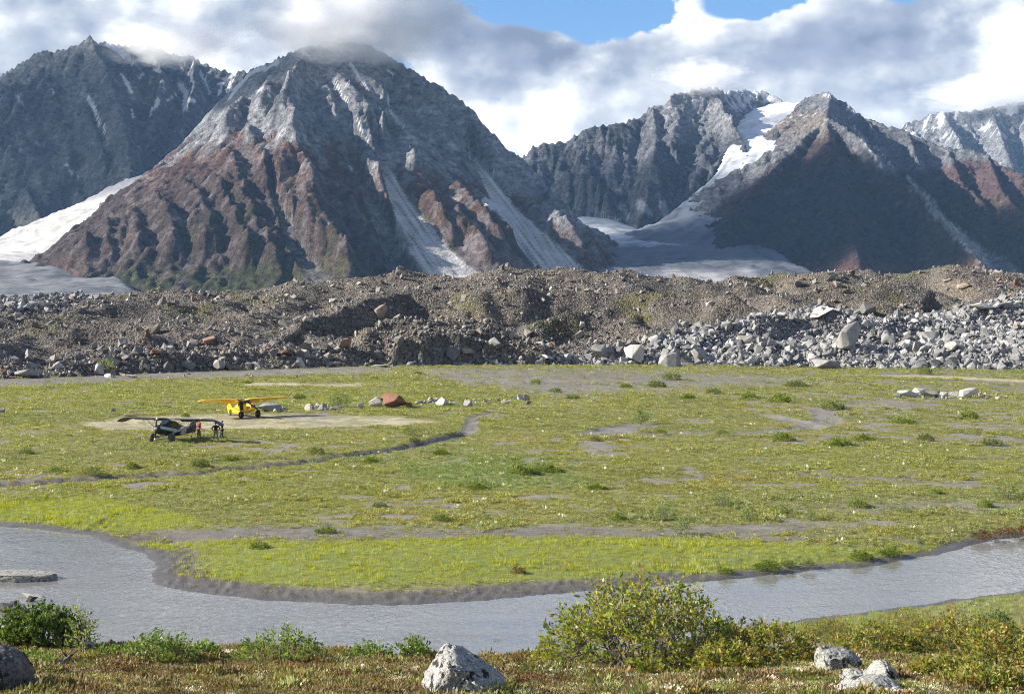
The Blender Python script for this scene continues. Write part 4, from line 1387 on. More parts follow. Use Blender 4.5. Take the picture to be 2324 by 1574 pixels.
# ------------------------------------------------------------------ stones of the moraine
STONES = [rock_mesh('stone_%d' % k, 300 + k, 9 + k % 4) for k in range(10)]
BLOCKS = [rock_mesh('block_%d' % k, 330 + k, 11 + k % 6, 1.0, 0.05) for k in range(14)]
nst = 160000
ax = RNG.uniform(-0.43, 0.43, nst * 3)
yy = np.sqrt(RNG.uniform(243.0 ** 2, 455.0 ** 2, nst * 3))
xx = yy * ax
fy = np.interp(xx, FOOT[:, 0], FOOT[:, 1])
zz = moraine_z(xx, yy)
sdx, sdy = to_sheet(xx, yy, zz)
n1 = fbm(xx, yy, 30, 4, seed=230)
pm_ = np.maximum(pale_mask(sdx, sdy, n1), 0.8 * pz([(-80, 660), (150, 655), (230, 680), (120, 705), (-80, 715)], sdx, sdy, 25))
clump = fbm(xx, yy, 12, 3, seed=240)
foot_near = sstep(40, 4, yy - fy)
keep = (yy > fy - 2) & (RNG.random(len(xx)) < np.clip(0.30 + 0.45 * clump + 0.75 * pm_ + 0.35 * foot_near, 0.05, 1))
sel = np.nonzero(keep)[0][:nst]
xx, yy, zz, sdx, sdy, pm_, clump, foot_near = [q[sel] for q in (xx, yy, zz, sdx, sdy, pm_, clump, foot_near)]
nst = len(sel)
u = RNG.random(nst)
size = 0.22 * (1 - u) ** (-0.40) * (1 + 0.75 * pm_ + 0.45 * foot_near)
size = np.clip(size, 0.16, 2.6)
pick_c = RNG.random(nst)
pal = np.array([(0.26, 0.24, 0.215), (0.20, 0.183, 0.163), (0.315, 0.28, 0.24), (0.38, 0.355, 0.32), (0.14, 0.128, 0.118), (0.27, 0.155, 0.105), (0.46, 0.44, 0.40)])
ci_ = np.searchsorted(np.cumsum([0.30, 0.26, 0.18, 0.10, 0.10, 0.025, 0.035]), pick_c).clip(0, 6)
pal2 = np.array([(0.33, 0.325, 0.315), (0.25, 0.248, 0.243), (0.42, 0.41, 0.39), (0.17, 0.168, 0.166), (0.37, 0.36, 0.34), (0.31, 0.28, 0.24), (0.47, 0.455, 0.425)])
rcol = np.array((0.80, 0.815, 0.84)) * np.where((RNG.random(nst) < pm_)[:, None], pal2[ci_] * 0.9, pal[ci_]) * RNG.uniform(0.8, 1.2, (nst, 1))
# the largest are things of their own
order = np.argsort(-size)
NBIG = 235
big, small = order[:NBIG], order[NBIG:]
pts = np.stack([xx, yy, zz + size * 0.18], -1)
rot = RNG.uniform(0, 6.283, (nst, 3))
s3 = size[:, None] * RNG.uniform(0.75, 1.2, (nst, 3)) * 0.5
scatter('moraine_stones', pts[small], rot[small], s3[small], rcol[small], [(q, rk_inst) for q in STONES], 'stuff', 'countless grey and brown stones covering the moraine')


def boulder(loc, scl, rot, colr, seed, label, group=None, cat='boulder', name='boulder', mesh=None, m=None):
    o = bpy.data.objects.new(name, mesh if mesh is not None else BLOCKS[seed % len(BLOCKS)])
    if not o.data.materials:
        o.data.materials.append(m or rk_obj)
    COL.objects.link(o)
    o.location, o.scale, o.rotation_euler = loc, scl, rot
    o.color = (colr[0], colr[1], colr[2], 1)
    return tag(o, None, label, cat, group)


MARKS = [(90, 'at the left edge'), (230, 'left of the left hummock'), (400, 'around the left hummock'), (560, 'behind the yellow plane'), (760, 'left of the red boulder'), (930, 'behind the red boulder'), (1100, 'behind the white block'), (1250, 'just right of the rock row'),
         (1400, 'left of the tall whitish boulder'), (1480, 'beside the tall whitish boulder'), (1600, 'right of the wide sloping boulder'), (1720, 'left of the pale heap'), (1840, 'below the crowning white block'), (1930, 'left of the largest boulder'), (2010, 'right of the largest boulder'),
         (2080, 'left of the twin boulders'), (2150, 'right of the twin boulders'), (2230, 'above the pale rock pile'), (2290, 'near the right edge'), (9999, 'at the right edge')]


def zone_word(dx, dy, pale):
    col_ = next(t for lim, t in MARKS if dx < lim)
    if pale > 0.5:
        return ('low in pale rubble ' if dy > 795 else 'midway in pale rubble ' if dy > 740 else 'high in pale rubble ') + col_
    return ('at moraine foot ' if dy > 795 else 'halfway up moraine ' if dy > 710 else 'near moraine crest ') + col_


qs = np.quantile(size[big], [0.33, 0.66])
_seen = {}
for k in big[np.argsort(sdx[big])]:
    c = rcol[k]
    lum = c.mean()
    word = 'rusty' if c[0] > 1.5 * c[2] else ('whitish' if lum > 0.40 else ('light grey' if lum > 0.27 else ('grey brown' if lum > 0.16 else 'dark grey')))
    szw = 'large' if size[k] > qs[1] else ('medium sized' if size[k] > qs[0] else 'smallish')
    lab = '%s %s boulder %s' % (szw, word, zone_word(sdx[k], sdy[k], pm_[k]))
    _seen.setdefault(lab, []).append(boulder(pts[k], s3[k] * 1.15, rot[k], c, int(k), lab, 'boulders strewn over the moraine'))
ORD = ['leftmost', 'second from left', 'third from left', 'fourth from left', 'fifth from left', 'sixth from left', 'seventh from left', 'eighth from left', 'ninth from left', 'tenth from left', 'eleventh from left', 'twelfth from left']
for lab, obs in _seen.items():
    if 1 < len(obs):
        for i, o in enumerate(obs):
            w_ = 'rightmost' if i == len(obs) - 1 else (ORD[i] if i < len(ORD) else None)
            if w_ and len((lab + ' ' + w_).split()) <= 16:
                o['label'] = w_ + ' ' + lab

# boulders of the moraine that can be named one by one: (x, foot y, width, height, colour, words)
W_, G_, D_, T_, R_ = (0.42, 0.405, 0.37), (0.25, 0.245, 0.235), (0.14, 0.137, 0.134), (0.28, 0.235, 0.185), (0.20, 0.10, 0.066)
NAMED = [
    (1440, 826, 44, 60, W_, 'tall whitish boulder standing at the moraine foot, streaked cream'), (1358, 818, 52, 56, G_, 'hulking grey boulder left of the tall whitish one at the moraine foot'),
    (1525, 834, 74, 50, G_, 'wide sloping grey boulder with a dark overhang at the moraine foot'), (1584, 824, 56, 54, G_, 'rounded grey boulder right of the wide sloping one at the moraine foot'),
    (1925, 788, 92, 70, G_, 'largest grey boulder high on the pale rubble heap'), (1862, 722, 66, 40, W_, 'whitish block crowning the pale rubble heap'), (1770, 728, 46, 30, W_, 'whitish slab on the left shoulder of the pale heap'),
    (1700, 782, 60, 34, D_, 'dark flat topped slab in the pale rubble'), (2065, 786, 46, 40, D_, 'dark grey boulder paired with a paler one in the right rubble'), (2112, 778, 56, 42, G_, 'pale topped boulder beside its dark twin in the right rubble'),
    (1878, 838, 84, 36, G_, 'broad low grey boulder at the foot below the largest one'), (865, 834, 58, 10, W_, 'flat pale slab lying at the moraine foot on the mud'), (1240, 826, 70, 12, W_, 'long flat pale slab at the centre of the moraine foot'),
    (476, 782, 44, 30, (0.30, 0.20, 0.15), 'reddish pointed boulder on the left part of the moraine'), (494, 838, 34, 30, G_, 'light grey boulder at the foot below the reddish pointed one'),
    (62, 858, 62, 28, G_, 'grey boulder at the far left foot of the moraine'), (246, 858, 44, 16, W_, 'low pale stone left of the flat pale one at the moraine foot'), (296, 858, 36, 13, W_, 'flat pale stone at the left of the moraine foot'),
    (866, 722, 42, 36, T_, 'tan boulder on the hummock above the middle shadow'), (792, 772, 34, 14, W_, 'small whitish slab on the middle slope'), (646, 812, 44, 24, (0.13, 0.075, 0.06), 'dark red boulder low on the moraine'),
    (352, 805, 34, 18, R_, 'orange slab among dark stones low on the left moraine'), (312, 808, 38, 30, D_, 'dark grey boulder left of the orange slab'), (1030, 816, 56, 42, D_, 'dark leaning boulder at the moraine foot under the shadowed bank'),
    (855, 812, 34, 26, D_, 'dark wedge boulder left of the shadowed bank'), (1130, 812, 50, 40, G_, 'grey boulder heap piece centre of the moraine foot'), (1060, 826, 56, 22, T_, 'tan slab lying right of the dark leaning boulder'),
    (1652, 752, 34, 40, G_, 'upright grey block on the left side of the pale heap'), (1965, 720, 50, 36, D_, 'smooth dark grey block behind the pale heap'), (2230, 705, 60, 22, W_, 'long whitish slab on the right edge slope'),
    (2010, 735, 20, 22, W_, 'small white block right of the smooth dark one'), (2160, 800, 38, 36, W_, 'whitish leaning boulder low in the right rubble'), (2190, 655, 40, 16, T_, 'tan slab near the right crest'), (1885, 640, 26, 26, G_, 'grey pinnacle block on the skyline of the moraine'),
    (1810, 655, 22, 32, D_, 'dark upright block just below the right skyline'), (1495, 640, 12, 12, T_, 'tiny dark tan block on the skyline dip'),
]
for k, (bx, by, bw, bh, c, lab) in enumerate(NAMED):
    # walk out along the sight line of its foot until the moraine is met
    r = ray_dir(bx, by)
    hit = None
    for Yt in np.arange(244, 460, 0.5):
        t = Yt / r.y
        z = float(moraine_z(r.x * t, Yt))
        if CAM_Z + r.z * t <= max(z, 0.0):
            hit = (r.x * t, Yt, max(z, 0.0))
            break
    if hit is None:
        hit = (r.x * 440 / r.y, 440, float(moraine_z(r.x * 440 / r.y, 440)))
    m_ = hit[1] / FU
    wd, ht = bw * m_ * 0.44, bh * m_ * 0.44
    boulder((hit[0], hit[1] + wd * 0.3, hit[2] + ht * 0.75), (wd * 1.05, wd * 0.95, ht * 1.15), (RNG.normal() * 0.12, RNG.normal() * 0.12, k * 1.3), c, k * 5 + 3, lab, 'named boulders of the moraine')
print('stones', time.time() - T0)

# ------------------------------------------------------------------ low plants of the flat
lf_inst = leaf_mat('low_plant_leaf', 0.42, 0.35)
LEAFY = [tuft_leafy('leafy_tuft_%d' % k, 34, 0.26, 0.20, 0.10, 0.045, 400 + k) for k in range(5)]
GRASSY = [tuft_grass('grass_tuft_%d' % k, 26, 0.22, 0.24, 0.022, 420 + k) for k in range(5)]


def flat_points(y0, y1, dens, n_ang=0.40):
    area = (y1 * y1 - y0 * y0) * n_ang
    n = int(area * dens)
    a = RNG.uniform(-n_ang, n_ang, n)
    y = np.sqrt(RNG.uniform(y0 * y0, y1 * y1, n))
    return a * y, y


PX, PY, PS = [], [], []
for y0, y1, dens, sc in ((44, 75, 7.0, 0.85), (75, 112, 13.0, 0.95), (110, 160, 6.5, 1.25), (160, 220, 3.6, 1.6), (220, 300, 1.9, 2.0)):
    x, y = flat_points(y0, y1, dens)
    PX.append(x); PY.append(y); PS.append(np.full(len(x), sc))
px, py, ps = np.concatenate(PX), np.concatenate(PY), np.concatenate(PS)
fyv = np.interp(px, FOOT[:, 0], FOOT[:, 1])
pzv = ground_z(px, py)
pdx, pdy = to_sheet(px, py, pzv)
sdv = poly_sd(px, py, RIVER)
zv = zones(px, py, pdx, pdy, sdv)
near_side = (py < 70) & (pdy > np.interp(pdx, [a for a, b in NEAR_BANK[::-1]], [b for a, b in NEAR_BANK[::-1]]))
cover = 0.95 - 0.86 * zv['mud'] - 0.80 * zv['straw'] - 0.75 * sstep(0.05, 0.35, fbm(px, py, 1.6, 3, seed=112)) - 0.35 * sstep(0.1, 0.4, zv['n2'])
cover = np.where(zv['lime'] > 0.5, 0.95 - 0.3 * sstep(0.1, 0.5, zv['n2']), cover)
cover = np.where(near_side, 0.85 - 0.6 * sstep(0.0, 0.35, zv['n1'] + 0.5 * zv['n2'] + 0.5 * sstep(1950, 2250, pdx) * (pdy < 1440)), cover)
cover *= sstep(0.4, 1.0, sdv)
keep = (RNG.random(len(px)) < cover) & (py < fyv + 1) & (pzv > WATER_Z + 0.08)
px, py, ps, pzv, pdx, pdy, sdv, near_side = [q[keep] for q in (px, py, ps, pzv, pdx, pdy, sdv, near_side)]
zv = {k: v[keep] for k, v in zv.items()}
n = len(px)
pc = np.broadcast_to(np.array((0.198, 0.204, 0.062)), (n, 3)).copy()
pc = mixc(pc, np.array((0.165, 0.180, 0.085)), sstep(-0.2, 0.5, zv['n3'] - zv['n1']) * 0.8)
pc = mixc(pc, np.array((0.235, 0.212, 0.070)), sstep(-0.1, 0.5, zv['n1'] + 0.4 * zv['n3']) * 0.8)
pc = mixc(pc, np.array((0.130, 0.185, 0.065)), zv['green'] * 0.75)
pc = mixc(pc, np.array((0.235, 0.170, 0.070)), zv['rust'] * 0.35)
pc = mixc(pc, np.array((0.225, 0.235, 0.022)), zv['lime'] * 0.92)
pc = mixc(pc, np.array((0.15, 0.21, 0.03)), near_side * 0.6)
rp = RNG.random(n)
pc = np.where((rp < 0.012)[:, None], np.array((0.27, 0.17, 0.07)), pc)
pc = np.where(((rp > 0.03) & (rp < 0.16))[:, None], np.array((0.23, 0.25, 0.14)), pc)
pc = pc * RNG.uniform(0.72, 1.28, (n, 1)) * 1.38
grassy = (zv['lime'] > 0.45) | (near_side & (RNG.random(n) < 0.8)) | (RNG.random(n) < 0.12)
idx = np.where(grassy, RNG.integers(5, 10, n), RNG.integers(0, 5, n))
hs_ = ps * RNG.uniform(0.55, 1.35, n) * (0.8 + 0.5 * sstep(0.0, 0.4, fbm(px, py, 6, 3, seed=111)))
hz_ = hs_ * np.where(grassy & (zv['lime'] > 0.45), 0.85, 0.95) * np.where(zv['straw'] > 0.3, 0.4, 1) * np.where(ps > 1.1, 0.8, 1)
scl = np.stack([hs_, hs_, hz_], -1)
rot = np.stack([RNG.normal(0, 0.08, n), RNG.normal(0, 0.08, n), RNG.uniform(0, 6.283, n)], -1)
scatter('low_plants', np.stack([px, py, pzv - 0.01], -1), rot, scl, pc, [(q, lf_inst) for q in LEAFY + GRASSY], 'stuff', 'low green and yellow plants and sedge covering the flat', idx)
print('plants', n, time.time() - T0)
# white seed heads among them
k = RNG.choice(n, 260, replace=False)
k = k[(zv['lime'][k] < 0.5) & (~near_side[k])]
fl = tuft_leafy('seed_head', 6, 0.05, 0.10, 0.09, 0.07, 480)
fm = leaf_mat('seed_head_white', 0.3, 0.1)
scatter('white_seed_heads', np.stack([px[k], py[k], pzv[k] + 0.16], -1), rot[k], np.repeat(RNG.uniform(0.8, 2.2, (len(k), 1)), 3, 1), np.broadcast_to(np.array((0.62, 0.60, 0.55)), (len(k), 3)), [(fl, fm)], 'stuff', 'scattered white seed heads on the flat')

# ------------------------------------------------------------------ mesh kit for built objects
def bm_obj(name, bm, m, parent=None, smooth=False):
    me = bpy.data.meshes.new(name)
    bmesh.ops.recalc_face_normals(bm, faces=bm.faces[:])
    bm.to_mesh(me)
    bm.free()
    return add_obj(name, me, m, parent, smooth)


def loft(sections, close=True, caps=True):
    """skin a list of rings (each the same number of points)"""
    bm = bmesh.new()
    R = [[bm.verts.new(Vector(p)) for p in s] for s in sections]
    n = len(R[0])
    for a, b in zip(R[:-1], R[1:]):
        for i in range(n if close else n - 1):
            j = (i + 1) % n
            bm.faces.new((a[i], a[j], b[j], b[i]))
    if caps:
        bm.faces.new(R[0][::-1])
        bm.faces.new(R[-1])
    return bm


def tube(bm, pts, radii, n=8):
    pts = [Vector(p) for p in pts]
    if not hasattr(radii, '__len__'):
        radii = [radii] * len(pts)
    rings = []
    for i, p in enumerate(pts):
        d = (pts[min(i + 1, len(pts) - 1)] - pts[max(i - 1, 0)]).normalized()
        u = d.orthogonal().normalized()
        v = d.cross(u)
        rings.append([bm.verts.new(p + (u * math.cos(a) + v * math.sin(a)) * radii[i]) for a in [6.2832 * k / n for k in range(n)]])
    for a, b in zip(rings[:-1], rings[1:]):
        for i in range(n):
            j = (i + 1) % n
            bm.faces.new((a[i], a[j], b[j], b[i]))
    bm.faces.new(rings[0][::-1])
    bm.faces.new(rings[-1])
    return bm


def strut_bm(a, b, r, squash=0.45):
    """streamlined strut"""
    a, b = Vector(a), Vector(b)
    d = (b - a).normalized()
    u = Vector((1, 0, 0))
    u = (u - d * u.dot(d)).normalized()
    v = d.cross(u)
    ring = lambda p: [p + u * math.cos(t) * r + v * math.sin(t) * r * squash for t in [6.2832 * k / 8 for k in range(8)]]
    return loft([ring(a), ring(b)])


def simple_mat(name, col, rough=0.5, metal=0.0, var=0.12, coat=0.0):
    m, w, p, o_ = mat(name)
    tc = w.n('ShaderNodeTexCoord').outputs['Object']
    nz = w.noise(tc, 2.2, 5, 0.6)
    c = w.mix(1.0, (col[0], col[1], col[2]), w.ramp(nz, [(0.3, 1 - var), (0.7, 1 + var)]), 'MULTIPLY')
    w.link(c, p.inputs['Base Color'])
    w.link(w.mapr(nz, 0.3, 0.7, max(rough - 0.08, 0.02), min(rough + 0.1, 1.0)), p.inputs['Roughness'])
    p.inputs['Metallic'].default_value = metal
    p.inputs['Coat Weight'].default_value = coat
    return m


M_YEL = simple_mat('aircraft_yellow', (0.85, 0.50, 0.018), 0.42, 0, 0.06, 0.2)
M_NAVY = simple_mat('aircraft_black', (0.010, 0.012, 0.020), 0.5, 0, 0.1, 0.1)
M_WING = simple_mat('wing_slate', (0.032, 0.037, 0.050), 0.5, 0, 0.1, 0.05)
M_WHITE = simple_mat('strut_white', (0.72, 0.72, 0.70), 0.35)
M_STRIPE = simple_mat('stripe_pale_blue', (0.45, 0.58, 0.64), 0.35)
M_GLASS = simple_mat('cabin_glass', (0.022, 0.028, 0.035), 0.08)
M_TYRE = simple_mat('tyre_rubber', (0.022, 0.021, 0.020), 0.85)
M_TYRE2 = simple_mat('tyre_dusty', (0.085, 0.08, 0.07), 0.9, 0, 0.3)
M_RIM = simple_mat('wheel_rim', (0.12, 0.12, 0.12), 0.4, 0.6)
M_PROP = simple_mat('propeller_black', (0.02, 0.02, 0.022), 0.35)
M_STEEL = simple_mat('gear_steel', (0.10, 0.10, 0.10), 0.5, 0.3)
M_INT = simple_mat('cabin_dark', (0.02, 0.014, 0.012), 0.9)
M_PATCH, w, p, o_ = mat('tail_graphic')
tc = w.n('ShaderNodeTexCoord').outputs['Object']
nz = w.noise(w.vmath('MULTIPLY', tc, (2.0, 1.0, 6.0)), 2.4, 5, 0.7, 0.6)
w.link(w.ramp(nz, [(0.42, (0.03, 0.035, 0.08)), (0.52, (0.50, 0.52, 0.56)), (0.7, (0.72, 0.72, 0.72))]), p.inputs['Base Color'])
p.inputs['Roughness'].default_value = 0.4


def ring_rr(x, hw, zt, zb, e=3.2, n=16):
    """rounded-rectangle ring across the fuselage"""
    zc, hz = (zt + zb) / 2, (zt - zb) / 2
    out = []
    for k in range(n):
        a = 6.2832 * (k + 0.5) / n
        c, s = math.cos(a), math.sin(a)
        out.append((x, math.copysign(abs(c) ** (2 / e), c) * hw, zc + math.copysign(abs(s) ** (2 / e), s) * hz))
    return out


def airfoil(y, z, le, chord, thick, n=14):
    out = []
    for k in range(n):
        a = 6.2832 * k / n
        t = 0.5 - 0.5 * math.cos(a)
        zt = thick * (2.6 * math.sqrt(max(t, 0)) * (1 - t) * 0.62 + 0.0)
        up = math.sin(a) >= 0
        out.append((le - chord * t, y, z + (zt if up else -zt * 0.35)))
    return out


def aircraft(name, label, loc, heading, body_m, wing_m, strut_m, tyre_m, prop_ang, droop, wheel_r, extras, pitch_deg=11.0):
    root = bpy.data.objects.new(name, None)
    COL.objects.link(root)
    tag(root, None, label, 'aircraft', 'bush planes parked on the flat')
    pitch = math.radians(pitch_deg)
    root.location = loc
    root.rotation_euler = Euler((0, -pitch, math.atan2(heading[1], heading[0])), 'XYZ')
    GZ = 1.22 + (wheel_r - 0.38)                     # thrust line above the wheel contact when level

    def P(v):                                        # level coordinates, main wheel contact at the origin
        return (v[0] - 1.02, v[1], v[2] + GZ)
    PL = lambda s: [P(v) for v in s]
    # fuselage behind the firewall
    st = [(1.02, 0.37, 0.40, -0.56), (0.98, 0.37, 0.42, -0.57), (0.45, 0.375, 0.79, -0.60), (0.0, 0.375, 0.83, -0.62), (-0.9, 0.37, 0.81, -0.60), (-1.5, 0.33, 0.62, -0.54), (-2.3, 0.25, 0.46, -0.43), (-3.2, 0.16, 0.34, -0.28), (-4.05, 0.06, 0.24, -0.12), (-4.3, 0.03, 0.2, -0.06)]
    bm_obj('fuselage', loft([PL(ring_rr(*s)) for s in st]), body_m, root, True)
    # cowling
    st = [(2.08, 0.16, 0.10, -0.24), (2.05, 0.27, 0.19, -0.36), (1.92, 0.34, 0.28, -0.46), (1.5, 0.37, 0.35, -0.54), (1.025, 0.372, 0.402, -0.562)]
    cw = bm_obj('cowling', loft([PL(ring_rr(*s)) for s in st]), body_m, root, True)
    for s in (-1, 1):
        bm = bmesh.new()
        tube(bm, [P((2.05, s * 0.17, 0.02)), P((2.095, s * 0.17, 0.02))], 0.085, 10)
        bm_obj('air_intake', bm, M_INT, cw)
    # windscreen and side windows, proud of the skin
    bm = bmesh.new()
    q = [bm.verts.new(P(v)) for v in ((1.02, -0.33, 0.425), (1.02, 0.33, 0.425), (0.47, 0.33, 0.835), (0.47, -0.33, 0.835))]
    bm.faces.new(q)
    q2 = [bm.verts.new(P(v)) for v in ((0.98, -0.38, 0.40), (0.46, -0.385, 0.81), (0.35, -0.385, 0.30))]
    bm.faces.new(q2)
    q3 = [bm.verts.new(P(v)) for v in ((0.98, 0.38, 0.40), (0.46, 0.385, 0.81), (0.35, 0.385, 0.30))]
    bm.faces.new(q3[::-1])
    bm_obj('windscreen', bm, M_GLASS, root)
    for s in (-1, 1):
        bm = bmesh.new()
        bm.faces.new([bm.verts.new(P(v)) for v in ((0.32, s * 0.389, 0.28), (0.42, s * 0.389, 0.75), (-0.55, s * 0.389, 0.76), (-1.05, s * 0.372, 0.60), (-0.95, s * 0.376, 0.30))])
        bm_obj('side_window', bm, M_GLASS, root)
    # wings
    for s in (-1, 1):
        rings = []
        for y in (0.30, 1.0, 2.5, 4.0, 4.5, 4.8, 5.05, 5.25, 5.36):
            t = np.clip((y - 4.2) / 1.16, 0, 1)
            dz = 0.90 + 0.012 * y - droop * t ** 1.8
            tipn = math.sqrt(max(1 - max((y - 4.75) / 0.63, 0) ** 2, 0.03))
            rings.append(PL(airfoil(s * y, dz, 0.55 - 0.30 * (1 - tipn), 1.58 * (0.45 + 0.55 * tipn), 0.20 * (0.35 + 0.65 * tipn))))
        wg = bm_obj('wing', loft(rings), wing_m, root, True)
        # aileron / flap gaps shown by separate trailing surfaces
        for nm, ya, yb, drop in (('flap', 0.55, 2.4, 0.10 if extras != 'yellow' else 0.22), ('aileron', 2.5, 4.45, 0.03)):
            bm = bmesh.new()
            pr = []
            for y in (ya, yb):
                z0 = 0.90 + 0.012 * y - droop * (np.clip((y - 4.2) / 1.16, 0, 1)) ** 1.8
                pr.append(PL([(-0.99, s * y, z0 + 0.03), (-0.99, s * y, z0 - 0.03), (-1.36, s * y, z0 - 0.03 - drop)]))
            bm_obj(nm, loft(pr), wing_m, wg)
        for nm, a, b, r in (('strut', (0.30, s * 0.37, -0.50), (0.22, s * 2.85, 0.88), 0.055), ('strut', (0.22, s * 0.37, -0.50), (-0.62, s * 2.85, 0.86), 0.048), ('jury_strut', (0.28, s * 1.9, 0.36), (0.2, s * 1.75, 0.90), 0.02), ('jury_strut', (-0.25, s * 1.9, 0.33), (-0.45, s * 1.75, 0.88), 0.02)):
            bm_obj(nm, strut_bm(P(a), P(b), r), strut_m, root)
        # main gear
        axle = Vector((0, s * 1.0, wheel_r))
        bm = bmesh.new()
        for a in ((0.42, s * 0.36, -0.54), (-0.35, s * 0.34, -0.56)):
            tube(bm, [P(a), axle + Vector((0, -s * 0.12, 0.0))], 0.032, 6)
        tube(bm, [P((0.1, 0.0, -0.75)), axle + Vector((0, -s * 0.1, 0.02))], 0.024, 6)
        tube(bm, [P((0.1, 0.0, -0.75)), P((0.1, s * 0.2, -0.58))], 0.024, 6)
        tube(bm, [axle + Vector((0, -s * 0.16, 0)), axle + Vector((0, s * 0.14, 0))], 0.04, 8)
        bm_obj('landing_gear_leg', bm, M_STEEL if extras == 'black' else body_m, root)
        prof = [(0.42, -0.13), (0.60, -0.16), (0.85, -0.17), (0.97, -0.11), (1.0, 0.0), (0.97, 0.11), (0.85, 0.17), (0.60, 0.16), (0.42, 0.13)]
        rings = []
        for k in range(24):
            a = 6.2832 * k / 24
            rings.append([(math.cos(a) * r_ * wheel_r, s * 1.0 + w_ * 1.05, wheel_r + math.sin(a) * r_ * wheel_r) for r_, w_ in prof])
        bm = loft(rings + [rings[0]], close=True, caps=False)
        bmesh.ops.remove_doubles(bm, verts=bm.verts[:], dist=0.001)
        wh = bm_obj('wheel', bm, tyre_m, root, True)
        wh.name = 'wheel'
        bm = bmesh.new()
        tube(bm, [axle + Vector((0, -s * 0.12, 0)), axle + Vector((0, s * 0.12, 0))], wheel_r * 0.44, 16)
        bm_obj('rim', bm, M_RIM, wh)
    # tail
    bm = loft([[P((-3.35, y, 0.30)), P((-3.8, y, 0.78)), P((-4.05, y, 1.02)), P((-4.28, y, 1.06)), P((-4.28, y, 0.0))] for y in (-0.03, 0.03)])
    bm_obj('tail_fin', bm, body_m, root)
    bm = loft([[P((-4.30, y, -0.05)), P((-4.30, y, 1.06)), P((-4.50, y, 1.00)), P((-4.72, y, 0.75)), P((-4.80, y, 0.40)), P((-4.72, y, 0.05)), P((-4.55, y, -0.12))] for y in (-0.025, 0.025)])
    bm_obj('rudder', bm, body_m, root)
    for s in (-1, 1):
        bm = loft([[P((-3.45, s * 0.06, z)), P((-3.62, s * 0.9, z)), P((-3.85, s * 1.35, z)), P((-4.15, s * 1.48, z)), P((-4.20, s * 0.06, z))] for z in (0.20, 0.245)])
        tp = bm_obj('tailplane', bm, body_m, root)
        bm = loft([[P((-4.23, s * 0.08, z)), P((-4.18, s * 1.48, z)), P((-4.40, s * 1.42, z)), P((-4.62, s * 1.0, z)), P((-4.66, s * 0.2, z))] for z in (0.205, 0.240)])
        bm_obj('elevator', bm, body_m, tp)
        bm = bmesh.new()
        tube(bm, [P((-3.95, s * 0.04, -0.10)), P((-3.9, s * 0.85, 0.21))], 0.012, 5)
        tube(bm, [P((-4.1, s * 0.02, 0.85)), P((-3.95, s * 0.85, 0.24))], 0.01, 5)
        bm_obj('tail_brace', bm, M_STEEL if extras == 'black' else body_m, root)
    # tail wheel: it must meet the ground, so it hangs from the pitched tail
    tw = Vector((-5.0, 0, 0.0))
    gz = 5.0 * math.tan(pitch) + 0.11 / math.cos(pitch)
    bm = bmesh.new()
    tube(bm, [P((-4.2, 0, -0.08)), Vector((-5.05, 0, gz + 0.05))], 0.025, 6)
    bm_obj('tail_spring', bm, M_STEEL, root)
    bm = bmesh.new()
    tube(bm, [Vector((-5.05, -0.04, gz)), Vector((-5.05, 0.04, gz))], 0.11, 12)
    bm_obj('tail_wheel', bm, M_TYRE, root)
    # propeller
    pr = bpy.data.objects.new('propeller', None)
    bm = bmesh.new()
    hub = Vector(P((2.16, 0, -0.06)))
    tube(bm, [hub + Vector((-0.10, 0, 0)), hub + Vector((0.02, 0, 0)), hub + Vector((0.14, 0, 0)), hub + Vector((0.2, 0, 0))], [0.12, 0.12, 0.07, 0.01], 12)
    sp = bm_obj('spinner', bm, M_WHITE if extras == 'black' else M_PROP, root)
    for s in (-1, 1):
        rings = []
        for r_, c_, tw_ in ((0.06, 0.05, 0.9), (0.25, 0.075, 0.7), (0.55, 0.085, 0.45), (0.85, 0.07, 0.3), (1.0, 0.035, 0.25)):
            ctr = hub + Vector((0, s * math.cos(prop_ang) * r_, s * math.sin(prop_ang) * r_))
            cd = Vector((math.sin(tw_), -math.sin(prop_ang) * math.cos(tw_), math.cos(prop_ang) * math.cos(tw_)))
            nd = cd.cross(Vector((0, math.cos(prop_ang), math.sin(prop_ang))))
            rings.append([ctr + cd * c_, ctr + nd * c_ * 0.18, ctr - cd * c_, ctr - nd * c_ * 0.18])
        bl = bm_obj('propeller_blade', loft(rings), M_PROP, root, True)
        if extras == 'black':
            tip = loft([[hub + Vector((0.0 + 0.03 * a, s * math.cos(prop_ang) * r_ + b * math.sin(prop_ang), s * math.sin(prop_ang) * r_ + b * math.cos(prop_ang))) for a, b in ((1, 0.07), (1, -0.07), (-1, -0.07), (-1, 0.07))] for r_ in (0.86, 1.02)])
            bm_obj('blade_tip', tip, M_WHITE, bl)
